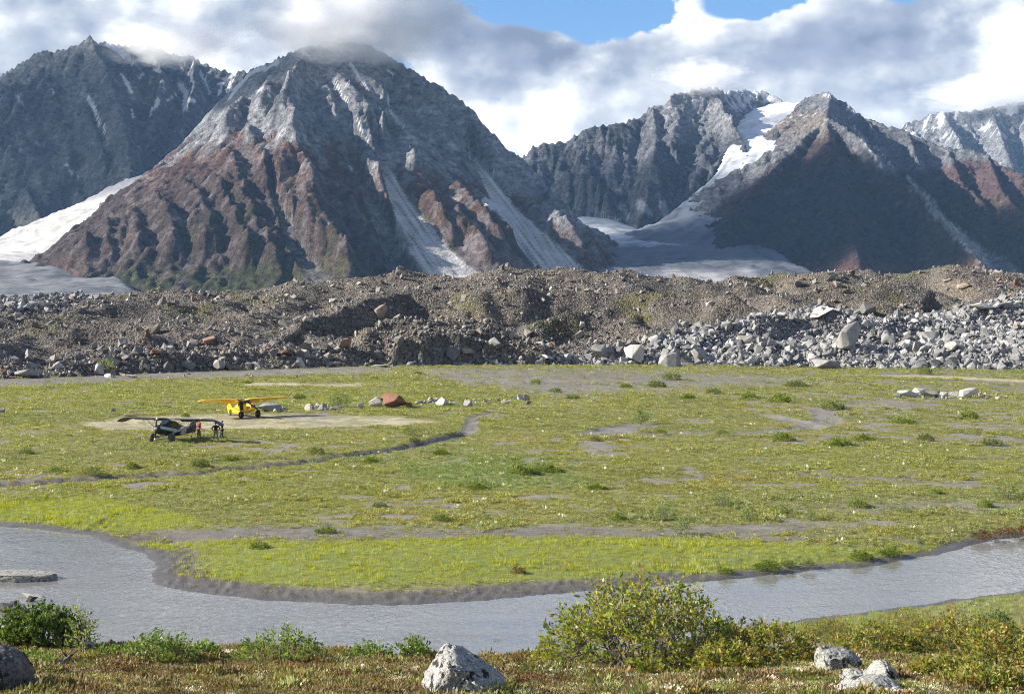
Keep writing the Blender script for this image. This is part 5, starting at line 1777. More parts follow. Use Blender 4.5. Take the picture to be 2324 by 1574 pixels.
    if extras == 'black':
        for s in (-1, 1):
            for nm, pts, m_ in (('stripe', ((1.95, 0.20, 0.02), (1.0, 0.16, -0.06), (-0.2, 0.10, -0.14), (-1.4, 0.0, -0.14)), M_STRIPE), ('stripe', ((1.90, 0.01, -0.03), (1.0, -0.075, -0.10), (0.0, -0.155, -0.18), (-1.0, -0.15, -0.165)), M_WHITE)):
                bm = bmesh.new()
                last = None
                for (x, zt, zb) in pts:
                    hw = float(np.interp(x, [-1.5, -0.9, 0.0, 1.0, 1.5, 1.92], [0.335, 0.374, 0.379, 0.376, 0.374, 0.345])) + 0.006
                    cur = (bm.verts.new(P((x, s * hw, zt))), bm.verts.new(P((x, s * hw, zb))))
                    if last:
                        bm.faces.new((last[0], last[1], cur[1], cur[0]) if s > 0 else (cur[0], cur[1], last[1], last[0]))
                    last = cur
                bm_obj(nm, bm, m_, root)
            bm = bmesh.new()
            bm.faces.new([bm.verts.new(P(v)) for v in ((-1.55, s * 0.335, 0.30), (-1.55, s * 0.335, -0.40), (-2.7, s * 0.222, -0.30), (-2.7, s * 0.222, 0.26))])
            bm_obj('tail_graphic', bm, M_PATCH, root)
        bm = bmesh.new()
        tube(bm, [P((0.6, 3.55, 0.945)), P((0.3, 3.55, 1.03)), P((-0.8, 3.55, 1.0))], [0.02, 0.05, 0.02], 6)
        bm_obj('wing_light', bm, M_WHITE, root)
    else:
        # opened clamshell door and dark cabin opening on the side towards the camera, aerial on the roof
        s = -1
        bm = bmesh.new()
        bm.faces.new([bm.verts.new(P(v)) for v in ((0.30, s * 0.395, -0.30), (0.36, s * 0.395, 0.72), (-0.55, s * 0.395, 0.72), (-0.50, s * 0.395, -0.30))])
        bm_obj('door_opening', bm, M_INT, root)
        bm = bmesh.new()
        bm.faces.new([bm.verts.new(P(v)) for v in ((0.36, s * 0.42, 0.76), (0.36, s * 1.05, 0.82), (-0.55, s * 1.05, 0.82), (-0.55, s * 0.42, 0.76))])
        bm_obj('door_panel', bm, M_GLASS, root)
        bm = loft([[P((0.30, s * y, -0.30)), P((-0.50, s * y, -0.30)), P((-0.52, s * (y + 0.1), -0.78)), P((0.30, s * (y + 0.1), -0.78))] for y in (0.40, 0.425)])
        bm_obj('door_panel', bm, body_m, root)
        for s in (-1, 1):
            bm = loft([[P((x, s * y, z)) for x, z in ((1.9, 0.0), (1.9, -0.28), (1.3, -0.30), (1.3, 0.02))] for y in (0.35, 0.395)])
            bm_obj('cylinder_fairing', bm, M_PROP, cw)
        bm = bmesh.new()
        tube(bm, [P((-0.3, 0.0, 1.0)), P((-0.3, 0.0, 1.42))], 0.012, 5)
        tube(bm, [P((-0.3, -0.22, 1.36)), P((-0.3, 0.22, 1.42))], 0.012, 5)
        tube(bm, [P((-0.55, 0.0, 1.40)), P((-0.1, 0.0, 1.38))], 0.012, 5)
        bm_obj('roof_aerial', bm, M_WHITE, root)
    bpy.data.objects.remove(pr)
    return root


def on_flat(dx, dy):
    q = on_z(dx, dy, 0.1)
    for _ in range(2):
        q = on_z(dx, dy, float(ground_z(np.array([q[0]]), np.array([q[1]]))[0]))
    return q


q = on_flat(367, 1004)
aircraft('bush_plane', 'black high wing bush plane with pale stripe, white struts and fat tyres', q, (-0.32, -0.948), M_NAVY, M_WING, M_WHITE, M_TYRE2, math.radians(88), 0.42, 0.44, 'black', 7.5)
q = on_flat(567, 948)
aircraft('bush_plane', 'bright yellow high wing bush plane parked on the straw coloured strip', q, (0.57, -0.82), M_YEL, M_YEL, M_YEL, M_TYRE, math.radians(-38), 0.02, 0.40, 'yellow', 9.5)
print('planes', time.time() - T0)


# ------------------------------------------------------------------ people
def skin_mesh(name, joints, bones, m, parent, sub=1):
    me = bpy.data.meshes.new(name)
    keys = list(joints)
    me.from_pydata([joints[k][0] for k in keys], [(keys.index(a), keys.index(b)) for a, b in bones], [])
    o = bpy.data.objects.new(name + '_rig', me)
    COL.objects.link(o)
    sk = o.modifiers.new('skin', 'SKIN')
    sk.use_smooth_shade = True
    for i, k in enumerate(keys):
        r = joints[k][1]
        me.skin_vertices[0].data[i].radius = r if hasattr(r, '__len__') else (r, r)
    me.skin_vertices[0].data[0].use_root = True
    sb = o.modifiers.new('sub', 'SUBSURF')
    sb.levels = sb.render_levels = sub
    dg = bpy.context.evaluated_depsgraph_get()
    out = bpy.data.meshes.new_from_object(o.evaluated_get(dg))
    out.name = name
    bpy.data.objects.remove(o)
    out.materials.clear()
    return add_obj(name, out, m, parent, True)


M_SKIN = simple_mat('skin', (0.42, 0.26, 0.19), 0.6)


def person(label, loc, facing, height, jacket, trousers, hair, arms, legs, lean=0.0):
    """arms: per side (elbow, wrist) offsets from the shoulder; legs: per side foot x, y offsets"""
    root = bpy.data.objects.new('person', None)
    COL.objects.link(root)
    tag(root, None, label, 'person', 'people beside the black plane')
    root.location = loc
    root.rotation_euler = (0, 0, math.atan2(facing[1], facing[0]) - math.pi / 2)      # +Y is the way they face
    s = height / 1.75
    v = lambda x, y, z: (x * s + 0.0, (y + lean * z) * s, z * s)
    J = {'pelvis': (v(0, 0, 0.95), (0.15 * s, 0.11 * s)), 'waist': (v(0, 0.0, 1.10), (0.14 * s, 0.10 * s)), 'chest': (v(0, 0.0, 1.32), (0.17 * s, 0.115 * s)), 'neck': (v(0, 0.0, 1.48), 0.06 * s), 'neck2': (v(0, 0.01, 1.54), 0.055 * s),
         'jaw': (v(0, 0.035, 1.58), 0.068 * s), 'head': (v(0, 0.02, 1.66), (0.078 * s, 0.095 * s)), 'crown': (v(0, 0.0, 1.735), 0.05 * s), 'nose': (v(0, 0.125, 1.635), 0.014 * s), 'earL': (v(-0.085, 0.01, 1.64), 0.014 * s), 'earR': (v(0.085, 0.01, 1.64), 0.014 * s)}
    B = [('pelvis', 'waist'), ('waist', 'chest'), ('chest', 'neck'), ('neck', 'neck2'), ('neck2', 'jaw'), ('jaw', 'head'), ('head', 'crown'), ('head', 'nose'), ('head', 'earL'), ('head', 'earR')]
    JJ = {'pelvis': (v(0, 0, 0.93), (0.165 * s, 0.125 * s)), 'waist': (v(0, 0, 1.10), (0.165 * s, 0.125 * s)), 'chest': (v(0, 0, 1.31), (0.20 * s, 0.135 * s)), 'collar': (v(0, 0, 1.46), 0.085 * s)}
    JB = [('pelvis', 'waist'), ('waist', 'chest'), ('chest', 'collar')]
    T = {'hip': (v(0, 0, 0.96), (0.165 * s, 0.12 * s))}
    TB = []
    Sh = {'x': None}
    for sd, side in ((-1, 'L'), (1, 'R')):
        sh = np.array((sd * 0.19, 0.0, 1.42))
        el, wr = [sh + np.array((sd * a[0], a[1], a[2])) for a in arms[side]]
        J['sh' + side] = (v(*sh), 0.055 * s); J['el' + side] = (v(*el), 0.042 * s); J['wr' + side] = (v(*wr), 0.030 * s)
        hd = (wr - el) / np.linalg.norm(wr - el)
        pm = wr + hd * 0.07
        J['palm' + side] = (v(*pm), (0.036 * s, 0.02 * s))
        B += [('chest', 'sh' + side), ('sh' + side, 'el' + side), ('el' + side, 'wr' + side), ('wr' + side, 'palm' + side)]
        lat = np.cross(hd, np.array((0.3, 1.0, 0.2)))
        lat /= np.linalg.norm(lat)
        cur = np.cross(lat, hd)
        for f in range(4):
            b0 = pm + lat * (f - 1.5) * 0.021 + hd * 0.03
            k1, k2 = 'f%d%s' % (f, side), 'g%d%s' % (f, side)
            ln = (0.055, 0.065, 0.06, 0.045)[f]
            J[k1] = (v(*(b0 + hd * ln * 0.5)), 0.009 * s); J[k2] = (v(*(b0 + hd * ln * 0.85 + cur * 0.02)), 0.007 * s)
            B += [('palm' + side, k1), (k1, k2)]
        k1, k2 = 't1' + side, 't2' + side
        J[k1] = (v(*(pm - lat * 0.045 + hd * 0.0)), 0.011 * s); J[k2] = (v(*(pm - lat * 0.06 + hd * 0.035)), 0.008 * s)
        B += [('wr' + side, k1), (k1, k2)]
        JJ['sh' + side] = (v(*sh), 0.078 * s); JJ['el' + side] = (v(*el), 0.062 * s); JJ['wr' + side] = (v(*(wr - hd * 0.02)), 0.047 * s)
        JB += [('chest', 'sh' + side), ('sh' + side, 'el' + side), ('el' + side, 'wr' + side)]
        fx, fy = legs[side]
        hp, kn, an = np.array((sd * 0.10, 0, 0.88)), np.array((sd * 0.10 + fx * 0.5, fy * 0.5 + 0.03, 0.50)), np.array((sd * 0.10 + fx, fy, 0.09))
        J['hp' + side] = (v(*hp), 0.085 * s); J['kn' + side] = (v(*kn), 0.055 * s); J['an' + side] = (v(*an), 0.042 * s); J['he' + side] = (v(an[0], an[1] - 0.04, 0.04), 0.045 * s); J['to' + side] = (v(an[0], an[1] + 0.17, 0.035), 0.04 * s)
        B += [('pelvis', 'hp' + side), ('hp' + side, 'kn' + side), ('kn' + side, 'an' + side), ('an' + side, 'he' + side), ('he' + side, 'to' + side)]
        T['hp' + side] = (v(*hp), 0.105 * s); T['kn' + side] = (v(*kn), 0.078 * s); T['cuff' + side] = (v(an[0], an[1], 0.10), 0.068 * s)
        TB += [('hip', 'hp' + side), ('hp' + side, 'kn' + side), ('kn' + side, 'cuff' + side)]
        bm = bmesh.new()
        tube(bm, [v(an[0], an[1] - 0.075, 0.05), v(an[0], an[1] + 0.02, 0.06), v(an[0], an[1] + 0.14, 0.045), v(an[0], an[1] + 0.21, 0.035)], [0.045 * s, 0.06 * s, 0.05 * s, 0.025 * s], 8)
        bm_obj('shoe', bm, M_TYRE, root, True)
    skin_mesh('body', J, B, M_SKIN, root, 1)
    skin_mesh('jacket', JJ, JB, jacket, root, 1)
    skin_mesh('trousers', T, TB, trousers, root, 1)
    bm = bmesh.new()
    bmesh.ops.create_icosphere(bm, subdivisions=3, radius=1.0)
    for q_ in bm.verts:
        c = q_.co
        c.y -= 0.18
        k = 1.0 if (c.z > 0.1 or c.y < -0.05) else 0.6
        q_.co = Vector(v(c.x * 0.092 * k, c.y * 0.112 * k + 0.012, 1.672 + c.z * 0.098 * k))
    bm_obj('hair', bm, hair, root, True)
    return root


DOWN = ((0.07, 0.02, -0.28), (0.08, 0.08, -0.52))
HIPS = ((0.20, -0.06, -0.24), (0.04, 0.06, -0.42))
POCKET = ((0.12, -0.06, -0.27), (0.05, 0.10, -0.46))
PHOTO = ((0.12, 0.20, -0.16), (-0.10, 0.26, 0.12))
M_J1 = simple_mat('jacket_red', (0.17, 0.03, 0.025), 0.8)
M_J2 = simple_mat('jacket_dark', (0.014, 0.015, 0.02), 0.8)
M_J3 = simple_mat('jacket_charcoal', (0.03, 0.03, 0.036), 0.8)
M_T1 = simple_mat('trousers_black', (0.012, 0.012, 0.014), 0.85)
M_T2 = simple_mat('trousers_grey_blue', (0.17, 0.19, 0.23), 0.85)
M_T3 = simple_mat('trousers_dark', (0.035, 0.035, 0.045), 0.85)
M_H1 = simple_mat('hair_dark', (0.02, 0.014, 0.01), 0.7)
person('person in red jacket and black trousers half hidden by the wing', on_flat(452, 994.5), (-0.6, -0.8), 1.76, M_J1, M_T1, M_H1, {'L': DOWN, 'R': POCKET}, {'L': (-0.05, 0.0), 'R': (0.04, 0.02)})
person('person in dark jacket and grey blue trousers at the drooping wing tip', on_flat(490, 1001), (-0.25, 0.97), 1.76, M_J2, M_T2, M_H1, {'L': HIPS, 'R': HIPS}, {'L': (-0.10, 0.02), 'R': (0.10, 0.0)})
person('slim person all in dark clothes with hands raised to the face', on_flat(503.5, 995.5), (-0.85, -0.5), 1.72, M_J3, M_T3, M_H1, {'L': PHOTO, 'R': PHOTO}, {'L': (-0.02, -0.04), 'R': (0.02, 0.10)}, -0.02)
print('people', time.time() - T0)

# ------------------------------------------------------------------ rocks standing on the flat
RUSTB = (0.19, 0.098, 0.07)
FLATROCKS = [
    (852, 924, 42, 30, W_, 'pale grey half of the split block left of the rust red boulder'), (893, 925, 80, 42, RUSTB, 'big rust red boulder in the rock row behind the planes'), (927, 926, 24, 16, RUSTB, 'small rust red stone against the right of the big red boulder'),
    (610, 934, 62, 24, (0.24, 0.25, 0.27), 'long blue grey rock behind the yellow plane'), (700, 932, 34, 20, W_, 'white and dark jagged rock right of the yellow plane'), (728, 930, 30, 18, G_, 'second jagged rock beside the grey twiggy shrub'), (765, 930, 40, 9, D_, 'low dark rubble behind the twiggy shrub'),
    (812, 928, 26, 18, W_, 'rounded white rock left of the split block'), (950, 916, 26, 8, G_, 'small grey rubble right of the red boulder'), (972, 915, 22, 9, D_, 'dark stone in the rubble right of the red boulder'), (992, 908, 26, 7, W_, 'flat white stone behind the rock row'),
    (1006, 922, 42, 24, W_, 'bright white block in the middle of the rock row'), (1062, 922, 28, 16, G_, 'low pointed grey rock right of the white block'), (1112, 912, 24, 8, D_, 'flat dark stone in the rock row'), (1130, 911, 22, 10, D_, 'dark block near the right end of the rock row'),
    (1148, 917, 26, 10, G_, 'grey slab near the right end of the rock row'), (1168, 908, 16, 8, W_, 'small white stone at the right end of the row'), (1180, 908, 14, 18, W_, 'upright white stone at the right end of the row'), (1193, 910, 14, 20, G_, 'upright grey stone at the right end of the row'), (1199, 918, 18, 12, D_, 'dark stone at the very end of the rock row'),
    (2038, 903, 26, 13, G_, 'grey stone at the left end of the pale rock pile'), (2064, 901, 46, 20, W_, 'white block in the pale rock pile at right'), (2088, 898, 36, 22, W_, 'second white block of the pale rock pile at right'), (2114, 902, 46, 20, G_, 'grey block in the middle of the pale rock pile'),
    (2143, 901, 20, 14, W_, 'small white stone in the pale rock pile'), (2165, 900, 24, 16, G_, 'grey block right of centre in the pale rock pile'), (2202, 902, 54, 24, W_, 'large white block at the right end of the pale rock pile'), (2242, 905, 16, 8, T_, 'tan stone just right of the pale rock pile'), (2264, 907, 18, 9, W_, 'small white stone farthest right of the pale pile'),
    (372, 924, 24, 7, G_, 'flat grey stone in the grass above the black plane'), (258, 936, 22, 11, G_, 'grey stone in the grass left of the planes'), (142, 934, 11, 6, W_, 'tiny white stone in the grass at left'), (6, 936, 28, 9, D_, 'dark stone in the grass at the left edge'), (1955, 884, 12, 5, W_, 'tiny white stone left of the pale pile'), (290, 944, 34, 7, T_, 'low tan stone by the straw coloured strip'),
]
for k, (bx, by, bw, bh, c, lab) in enumerate(FLATROCKS):
    g_ = on_flat(bx, by)
    m_ = g_[1] / FU
    wd, ht = bw * m_ * 0.5, bh * m_ * 0.5
    boulder((g_[0], g_[1] + wd * 0.4, g_[2] + ht * 0.80), (wd, wd * 0.85, ht * 1.25), (RNG.normal() * 0.1, RNG.normal() * 0.1, k * 2.1), c, k * 3 + 1, lab, 'rocks standing on the flat', name='rock', cat='rock')
# loose rubble round the rock rows
rx, ry, rs = [], [], []
for (a0, a1, b0, b1, cnt) in ((690, 790, 922, 934, 60), (935, 1000, 908, 918, 45), (1020, 1160, 908, 922, 60), (1150, 1205, 905, 918, 25), (2030, 2260, 893, 906, 110), (580, 660, 928, 936, 25), (200, 1000, 846, 858, 60)):
    for _ in range(cnt):
        q = on_z(RNG.uniform(a0, a1), RNG.uniform(b0, b1), 0.1)
        rx.append(q[0]); ry.append(q[1]); rs.append(0.08 + 0.30 * RNG.random() ** 2)
rx, ry, rs = np.array(rx), np.array(ry), np.array(rs)
nr_ = len(rx)
scatter('rubble', np.stack([rx, ry, ground_z(rx, ry) + rs * 0.3], -1), RNG.uniform(0, 6.28, (nr_, 3)), np.repeat(rs[:, None], 3, 1) * RNG.uniform(0.7, 1.3, (nr_, 3)), pal2[RNG.integers(0, 7, nr_)] * RNG.uniform(0.6, 1.2, (nr_, 1)), [(q, rk_inst) for q in STONES], 'stuff', 'small grey rubble among the rocks on the flat')
# rocks in the river at the left
rv = gp([(55, 1322)], WATER_Z)[0]
SLAB_AT = rv
rv = gp([(76, 1356)], WATER_Z)[0]
boulder((rv[0], rv[1] + 0.2, WATER_Z + 0.03), (0.65, 0.26, 0.16), (0.02, 0.12, -0.35), (0.44, 0.43, 0.38), 6, 'small pale slab breaking the water below the broad slab', name='rock', cat='rock')
for (bx, by, sx, c, lab) in [(12, 1385, 0.55, (0.06, 0.058, 0.055), 'black rock at the left edge of the river'), (72, 1362, 0.33, (0.07, 0.07, 0.07), 'dark wet rock behind the small pale slab'), (30, 1372, 0.3, (0.06, 0.06, 0.06), 'little dark rock by the black one in the river')]:
    rv = gp([(bx, by)], WATER_Z)[0]
    boulder((rv[0], rv[1], WATER_Z + sx * 0.25), (sx, sx * 0.8, sx * 0.6), (0.1, 0, bx), c, int(bx), lab, name='rock', cat='rock')
print('rocks', time.time() - T0)

# ------------------------------------------------------------------ shrubs: grown stems with leaves
lf_obj = leaf_mat('shrub_leaf', 0.40, 0.32, attr='GEO', rough=0.45)
bark_m = simple_mat('shrub_bark', (0.20, 0.165, 0.135), 0.9, 0, 0.35)
bark_d = simple_mat('shrub_bark_dark', (0.09, 0.07, 0.055), 0.9, 0, 0.3)


def unit(v):
    return v / (np.linalg.norm(v, axis=-1, keepdims=True) + 1e-9)


def tubes(P, r0, r1):
    """P (n, k, 3): n polylines of k points -> three-sided tubes"""
    n, k, _ = P.shape
    d = unit(np.gradient(P, axis=1))
    u = unit(np.cross(d, np.array((0.31, 0.92, 0.25))))
    v = np.cross(d, u)
    r0 = np.broadcast_to(np.asarray(r0, float), (n,))
    rr = (r0[:, None] + (np.broadcast_to(np.asarray(r1, float), (n,)) - r0)[:, None] * np.linspace(0, 1, k)[None])[..., None]
    ring = np.stack([P + (u * math.cos(a) + v * math.sin(a)) * rr for a in (0, 2.094, 4.189)], 2)      # n,k,3,3
    V = ring.reshape(-1, 3)
    i = np.arange(n * k * 3).reshape(n, k, 3)
    j = np.roll(i, -1, axis=2)
    Q = np.stack([i[:, :-1], j[:, :-1], j[:, 1:], i[:, 1:]], -1).reshape(-1, 4)
    return V, Q


def grow(seed, R, Hh, n_stems, n_twigs, leaves_per, L, W, pal, bare=0.0, upright=0.5, base_r=0.3, stem_r=0.012, gaps=0.0, low=0.05):
    """stem and leaf meshes of one shrub: half width R, height Hh, crown filled with leafy twigs, gaps between clumps"""
    r = np.random.default_rng(seed)
    ang = 6.2832 * (np.arange(n_stems) + r.random(n_stems)) / n_stems
    rad = R * (0.25 + 0.72 * r.random(n_stems)) * (1 - 0.45 * upright * r.random(n_stems))

    def dome(a, q):          # crown height at bearing a and radius share q
        lump = 1 + 0.22 * gnoise(np.cos(a) * 1.7 + seed, np.sin(a) * 1.7 + q * 1.5, seed) + 0.16 * gnoise(np.cos(a) * 4 + seed, np.sin(a) * 4 + q * 4, seed + 3)
        return Hh * np.sqrt(np.clip(1 - q ** 2.4, 0.03, 1)) * lump
    tipz = dome(ang, rad / R) * (0.75 + 0.25 * r.random(n_stems))
    tip = np.stack([np.cos(ang) * rad, np.sin(ang) * rad, tipz], -1)
    base = np.stack([np.cos(ang) * base_r * rad, np.sin(ang) * base_r * rad, np.full(n_stems, -0.03)], -1)
    t = np.linspace(0, 1, 8)[None, :, None]
    mid_ = base + (tip - base) * np.array((0.62, 0.62, 0.30 + 0.3 * upright)) + r.normal(size=(n_stems, 3)) * R * 0.06
    S = (1 - t) ** 2 * base[:, None] + 2 * t * (1 - t) * mid_[:, None] + t ** 2 * tip[:, None]
    S[:, 1:] += np.cumsum(r.normal(size=(n_stems, 7, 3)) * R * 0.018, axis=1)
    # twigs
    m = n_twigs * 3
    a = r.random(m) * 6.2832
    q = np.sqrt(r.random(m)) * 1.0
    top = dome(a, q)
    f = low + (1 - low) * r.random(m) ** 0.55
    C = np.stack([np.cos(a) * q * R, np.sin(a) * q * R, top * f], -1)
    cl = gnoise(C[:, 0] / (0.22 * R) + C[:, 1] / (0.3 * R), C[:, 2] / (0.28 * Hh) + C[:, 1] / (0.25 * R) + seed, seed + 9)
    C = C[cl > gaps - 0.35][:n_twigs]
    n = len(C)
    SP = S[:, 2:].reshape(-1, 3)
    D2 = ((C[:, None] - SP[None]) ** 2).sum(-1) + 0.6 * np.maximum(SP[None, :, 2] - C[:, None, 2] + 0.02, 0) ** 2 * 4
    B = SP[D2.argmin(1)]
    g = np.linspace(0, 1, 5)[None, :, None]
    out = unit(C - B + np.array((0, 0, 0.25 * Hh)))
    k1 = B + (C - B) * 0.5 + np.array((0, 0, -0.04 * Hh)) + r.normal(size=(n, 3)) * R * 0.02
    Tw = (1 - g) ** 2 * B[:, None] + 2 * g * (1 - g) * k1[:, None] + g ** 2 * C[:, None]
    V1, Q1 = tubes(S, stem_r, stem_r * 0.3)
    V2, Q2 = tubes(Tw, stem_r * 0.32, stem_r * 0.10)
    sm = mesh_np('stems', np.vstack([V1, V2]), quads=np.vstack([Q1, Q2 + len(V1)]))
    # leaves along the outer part of each twig
    k = r.random(n) > bare
    Tl, Cl = Tw[k], C[k]
    n = len(Cl)
    reach = L * 2.6
    tt = r.random((n, leaves_per)) ** 0.8
    dirn = unit(unit(Tl[:, 4] - Tl[:, 2]) + np.array((0, 0, 0.45)))
    P = Cl[:, None] + dirn[:, None] * ((tt - 0.55) * reach)[..., None] + r.normal(size=(n, leaves_per, 3)) * L * 0.16
    side = r.normal(size=(n, leaves_per, 3))
    side = unit(side - dirn[:, None] * (side * dirn[:, None]).sum(-1, keepdims=True))
    d = unit(dirn[:, None] * (0.5 + 0.5 * r.random((n, leaves_per, 1))) + side * 0.8 + np.array((0, 0, 0.2)))
    up = side + r.normal(size=side.shape) * 0.3 + np.array((0, 0, 0.8))
    P, d, up = P.reshape(-1, 3), d.reshape(-1, 3), up.reshape(-1, 3)
    s = unit(np.cross(d, up))
    nn = np.cross(s, d)
    N = len(P)
    LL, WW = (L * r.uniform(0.65, 1.25, N))[:, None], (W * r.uniform(0.75, 1.25, N))[:, None]
    LV = np.stack([P, P + d * LL * 0.5 + s * WW * 0.5 - nn * WW * 0.14, P + d * LL, P + d * LL * 0.5 - s * WW * 0.5 - nn * WW * 0.14], 1).reshape(-1, 3)
    lm = mesh_np('foliage', LV, quads=np.arange(N * 4).reshape(-1, 4))
    set_attr(lm, 'leafv', np.repeat(r.random(N), 4))
    pc_ = pal[r.integers(0, len(pal), n)] * r.uniform(0.8, 1.2, (n, 1))
    set_attr(lm, 'tint', np.repeat(np.repeat(pc_, leaves_per, 0), 4, 0), 'FLOAT_COLOR')
    return sm, lm


def shrub(name, loc, meshes, label, group, rotz=0.0, scl=(1, 1, 1), bark=None, cat='shrub'):
    root = bpy.data.objects.new(name, None)
    COL.objects.link(root)
    tag(root, None, label, cat, group)
    root.location = loc
    root.rotation_euler = (0, 0, rotz)
    root.scale = scl
    add_obj('stems', meshes[0], bark or bark_m, root)
    add_obj('foliage', meshes[1], lf_obj, root)
    return root


def ground_hit(dx, dy, y0=9.0, y1=60.0):
    r = ray_dir(dx, dy)
    ys = np.arange(y0, y1, 0.05)
    xs, zs = r.x * ys / r.y, CAM_Z + r.z * ys / r.y
    g = ground_z(xs, ys)
    k = np.nonzero(g >= zs)[0]
    k = k[0] if len(k) else len(ys) - 1
    return np.array((xs[k], ys[k], g[k]))


WIL = np.array([(0.155, 0.20, 0.040), (0.125, 0.175, 0.038), (0.19, 0.215, 0.05), (0.10, 0.145, 0.035), (0.22, 0.21, 0.055)])
WIL_Y = np.array([(0.24, 0.245, 0.050), (0.19, 0.22, 0.045), (0.30, 0.27, 0.07), (0.15, 0.18, 0.04), (0.30, 0.20, 0.05)])
WIL_D = np.array([(0.065, 0.105, 0.030), (0.09, 0.14, 0.036), (0.05, 0.08, 0.026), (0.125, 0.17, 0.045)])
WIL_S = np.array([(0.19, 0.225, 0.10), (0.15, 0.19, 0.075), (0.23, 0.25, 0.12), (0.17, 0.20, 0.06)])
WIL_R = np.array([(0.17, 0.075, 0.06), (0.14, 0.10, 0.05), (0.12, 0.13, 0.05), (0.20, 0.09, 0.07)])

# small shrubs of the flat: five grown kinds, copied
SMALL = [grow(601, 0.55, 0.62, 9, 130, 7, 0.105, 0.046, WIL_S * np.array((0.98, 1.0, 0.85)), 0.06, 0.7, 0.25, 0.011, 0.1), grow(602, 0.62, 0.52, 10, 150, 7, 0.105, 0.046, WIL_S * np.array((0.85, 0.88, 0.8)), 0.05, 0.5, 0.25, 0.011, 0.0),
         grow(603, 0.48, 1.0, 8, 110, 6, 0.11, 0.044, WIL_S * np.array((0.9, 1.0, 0.9)), 0.15, 0.95, 0.2, 0.012, 0.2), grow(604, 0.62, 0.45, 10, 170, 7, 0.095, 0.045, WIL * np.array((1.05, 1.1, 0.9)), 0.0, 0.4, 0.4, 0.009, 0.0), grow(605, 0.5, 0.45, 9, 120, 7, 0.09, 0.04, WIL_R, 0.0, 0.5, 0.4, 0.009, 0.0)]
PLAINSH = [
    # x, foot y, kind, size, words or None
    (1215, 872, 0, 1.5, 'grey green willow on the far silt right of the rock row'), (1490, 878, 1, 1.6, 'low dark willow on the far silt'), (1525, 862, 0, 1.9, 'bushy willow nearest the moraine foot, right of centre'), (1805, 878, 1, 2.2, 'wide dark willow near the pale rock pile'),
    (1455, 962, 2, 1.5, 'tall sparse willow above the small mud pool'), (930, 990, 2, 1.0, 'upright willow right of the straw coloured strip'), (717, 1030, 0, 1.1, 'willow on the far side of the dark channel'), (205, 1078, 0, 1.2, 'green willow beside the dark channel at left'), (455, 1060, 1, 1.1, 'low willow right below the black plane'),
    (240, 850, 2, 2.6, 'tall yellow green willow at the foot of the left moraine'), (590, 1243, 3, 0.75, 'dark green low shrub in the lime sedge'), (1176, 1300, 4, 0.55, 'reddish tuft shrub alone in the lime sedge'), (1545, 1212, 2, 0.95, 'tall twiggy willow on the mud strip, right of centre'), (1510, 1180, 2, 1.1, 'tall willow left behind the twiggy one on the mud strip'),
    (2290, 1132, 2, 1.35, 'tallest willow at the right edge of the flat'), (2235, 1150, 3, 0.8, 'low willow left of the tallest one at the right edge'), (1180, 1075, 3, 1.5, 'vivid green shrub patch in the middle of the flat'), (1240, 1070, 3, 1.3, 'green shrub right of the vivid patch'), (1000, 1032, 3, 0.9, 'lime green bush right of the channel bend'),
    (1770, 912, 3, 1.9, 'dense green willow left of the pale rock pile'), (1890, 930, 1, 2.2, 'broad grey willow below the pale rock pile'), (1260, 890, 0, 1.3, 'small willow left on the far silt'), (770, 925, 2, 1.6, 'grey twiggy shrub in the rock row'), (940, 1002, 1, 0.8, 'small shrub at the right end of the dark channel'),
    (1650, 1298, 3, 0.5, 'leftmost low shrub on the far river bank'), (1742, 1293, 3, 0.75, 'green shrub on the far river bank'), (1790, 1283, 1, 0.5, 'grey shrub on the far bank right of the green one'), (1835, 1282, 1, 0.5, 'brownish shrub on the far bank edge'), (1955, 1266, 3, 0.9, 'leafy shrub on the far bank where the river narrows'), (2020, 1258, 3, 0.7, 'shrub right of the leafy one on the far bank'),
    (2230, 1222, 4, 1.0, 'dark red shrub on the far bank at right'), (2285, 1215, 4, 1.1, 'larger dark red shrub at the right edge of the far bank'), (2330, 1210, 4, 1.1, 'dark red shrub cut by the right edge'), (1620, 893, 1, 1.4, None), (1640, 985, 3, 0.9, None), (1500, 982, 3, 1.0, None), (1350, 1000, 1, 0.8, None),
    (1900, 1010, 3, 1.3, None), (1960, 1000, 3, 1.4, None), (1780, 1000, 3, 1.2, None), (2100, 1000, 1, 1.2, None), (2250, 1010, 1, 1.2, None), (2050, 960, 3, 1.5, None), (2200, 950, 3, 1.5, None), (1420, 880, 3, 1.3, None), (1300, 905, 1, 1.2, None), (2100, 850, 0, 1.8, None), (1700, 905, 3, 1.6, None), (1560, 905, 3, 1.5, None),
    (130, 1072, 3, 1.0, None), (300, 1062, 3, 0.9, None), (60, 1030, 1, 0.9, None), (520, 1045, 3, 0.9, None), (840, 1050, 3, 0.8, None), (1080, 1110, 3, 0.9, None), (1350, 1110, 3, 0.9, None), (860, 1150, 1, 0.7, None), (1640, 1150, 2, 0.8, None), (1700, 1180, 2, 0.8, None), (1780, 1165, 2, 0.7, None), (1840, 1180, 2, 0.6, None),
    (1950, 1150, 3, 0.9, None), (2050, 1165, 2, 0.6, None), (2120, 1120, 3, 0.8, None), (1400, 1180, 3, 0.8, None), (1000, 1180, 3, 0.8, None), (740, 1208, 3, 0.8, None), (680, 905, 1, 1.0, None), (420, 945, 3, 0.8, None), (320, 920, 3, 0.9, None), (560, 870, 3, 1.2, None), (850, 862, 3, 1.1, None), (950, 850, 3, 1.2, None),
]
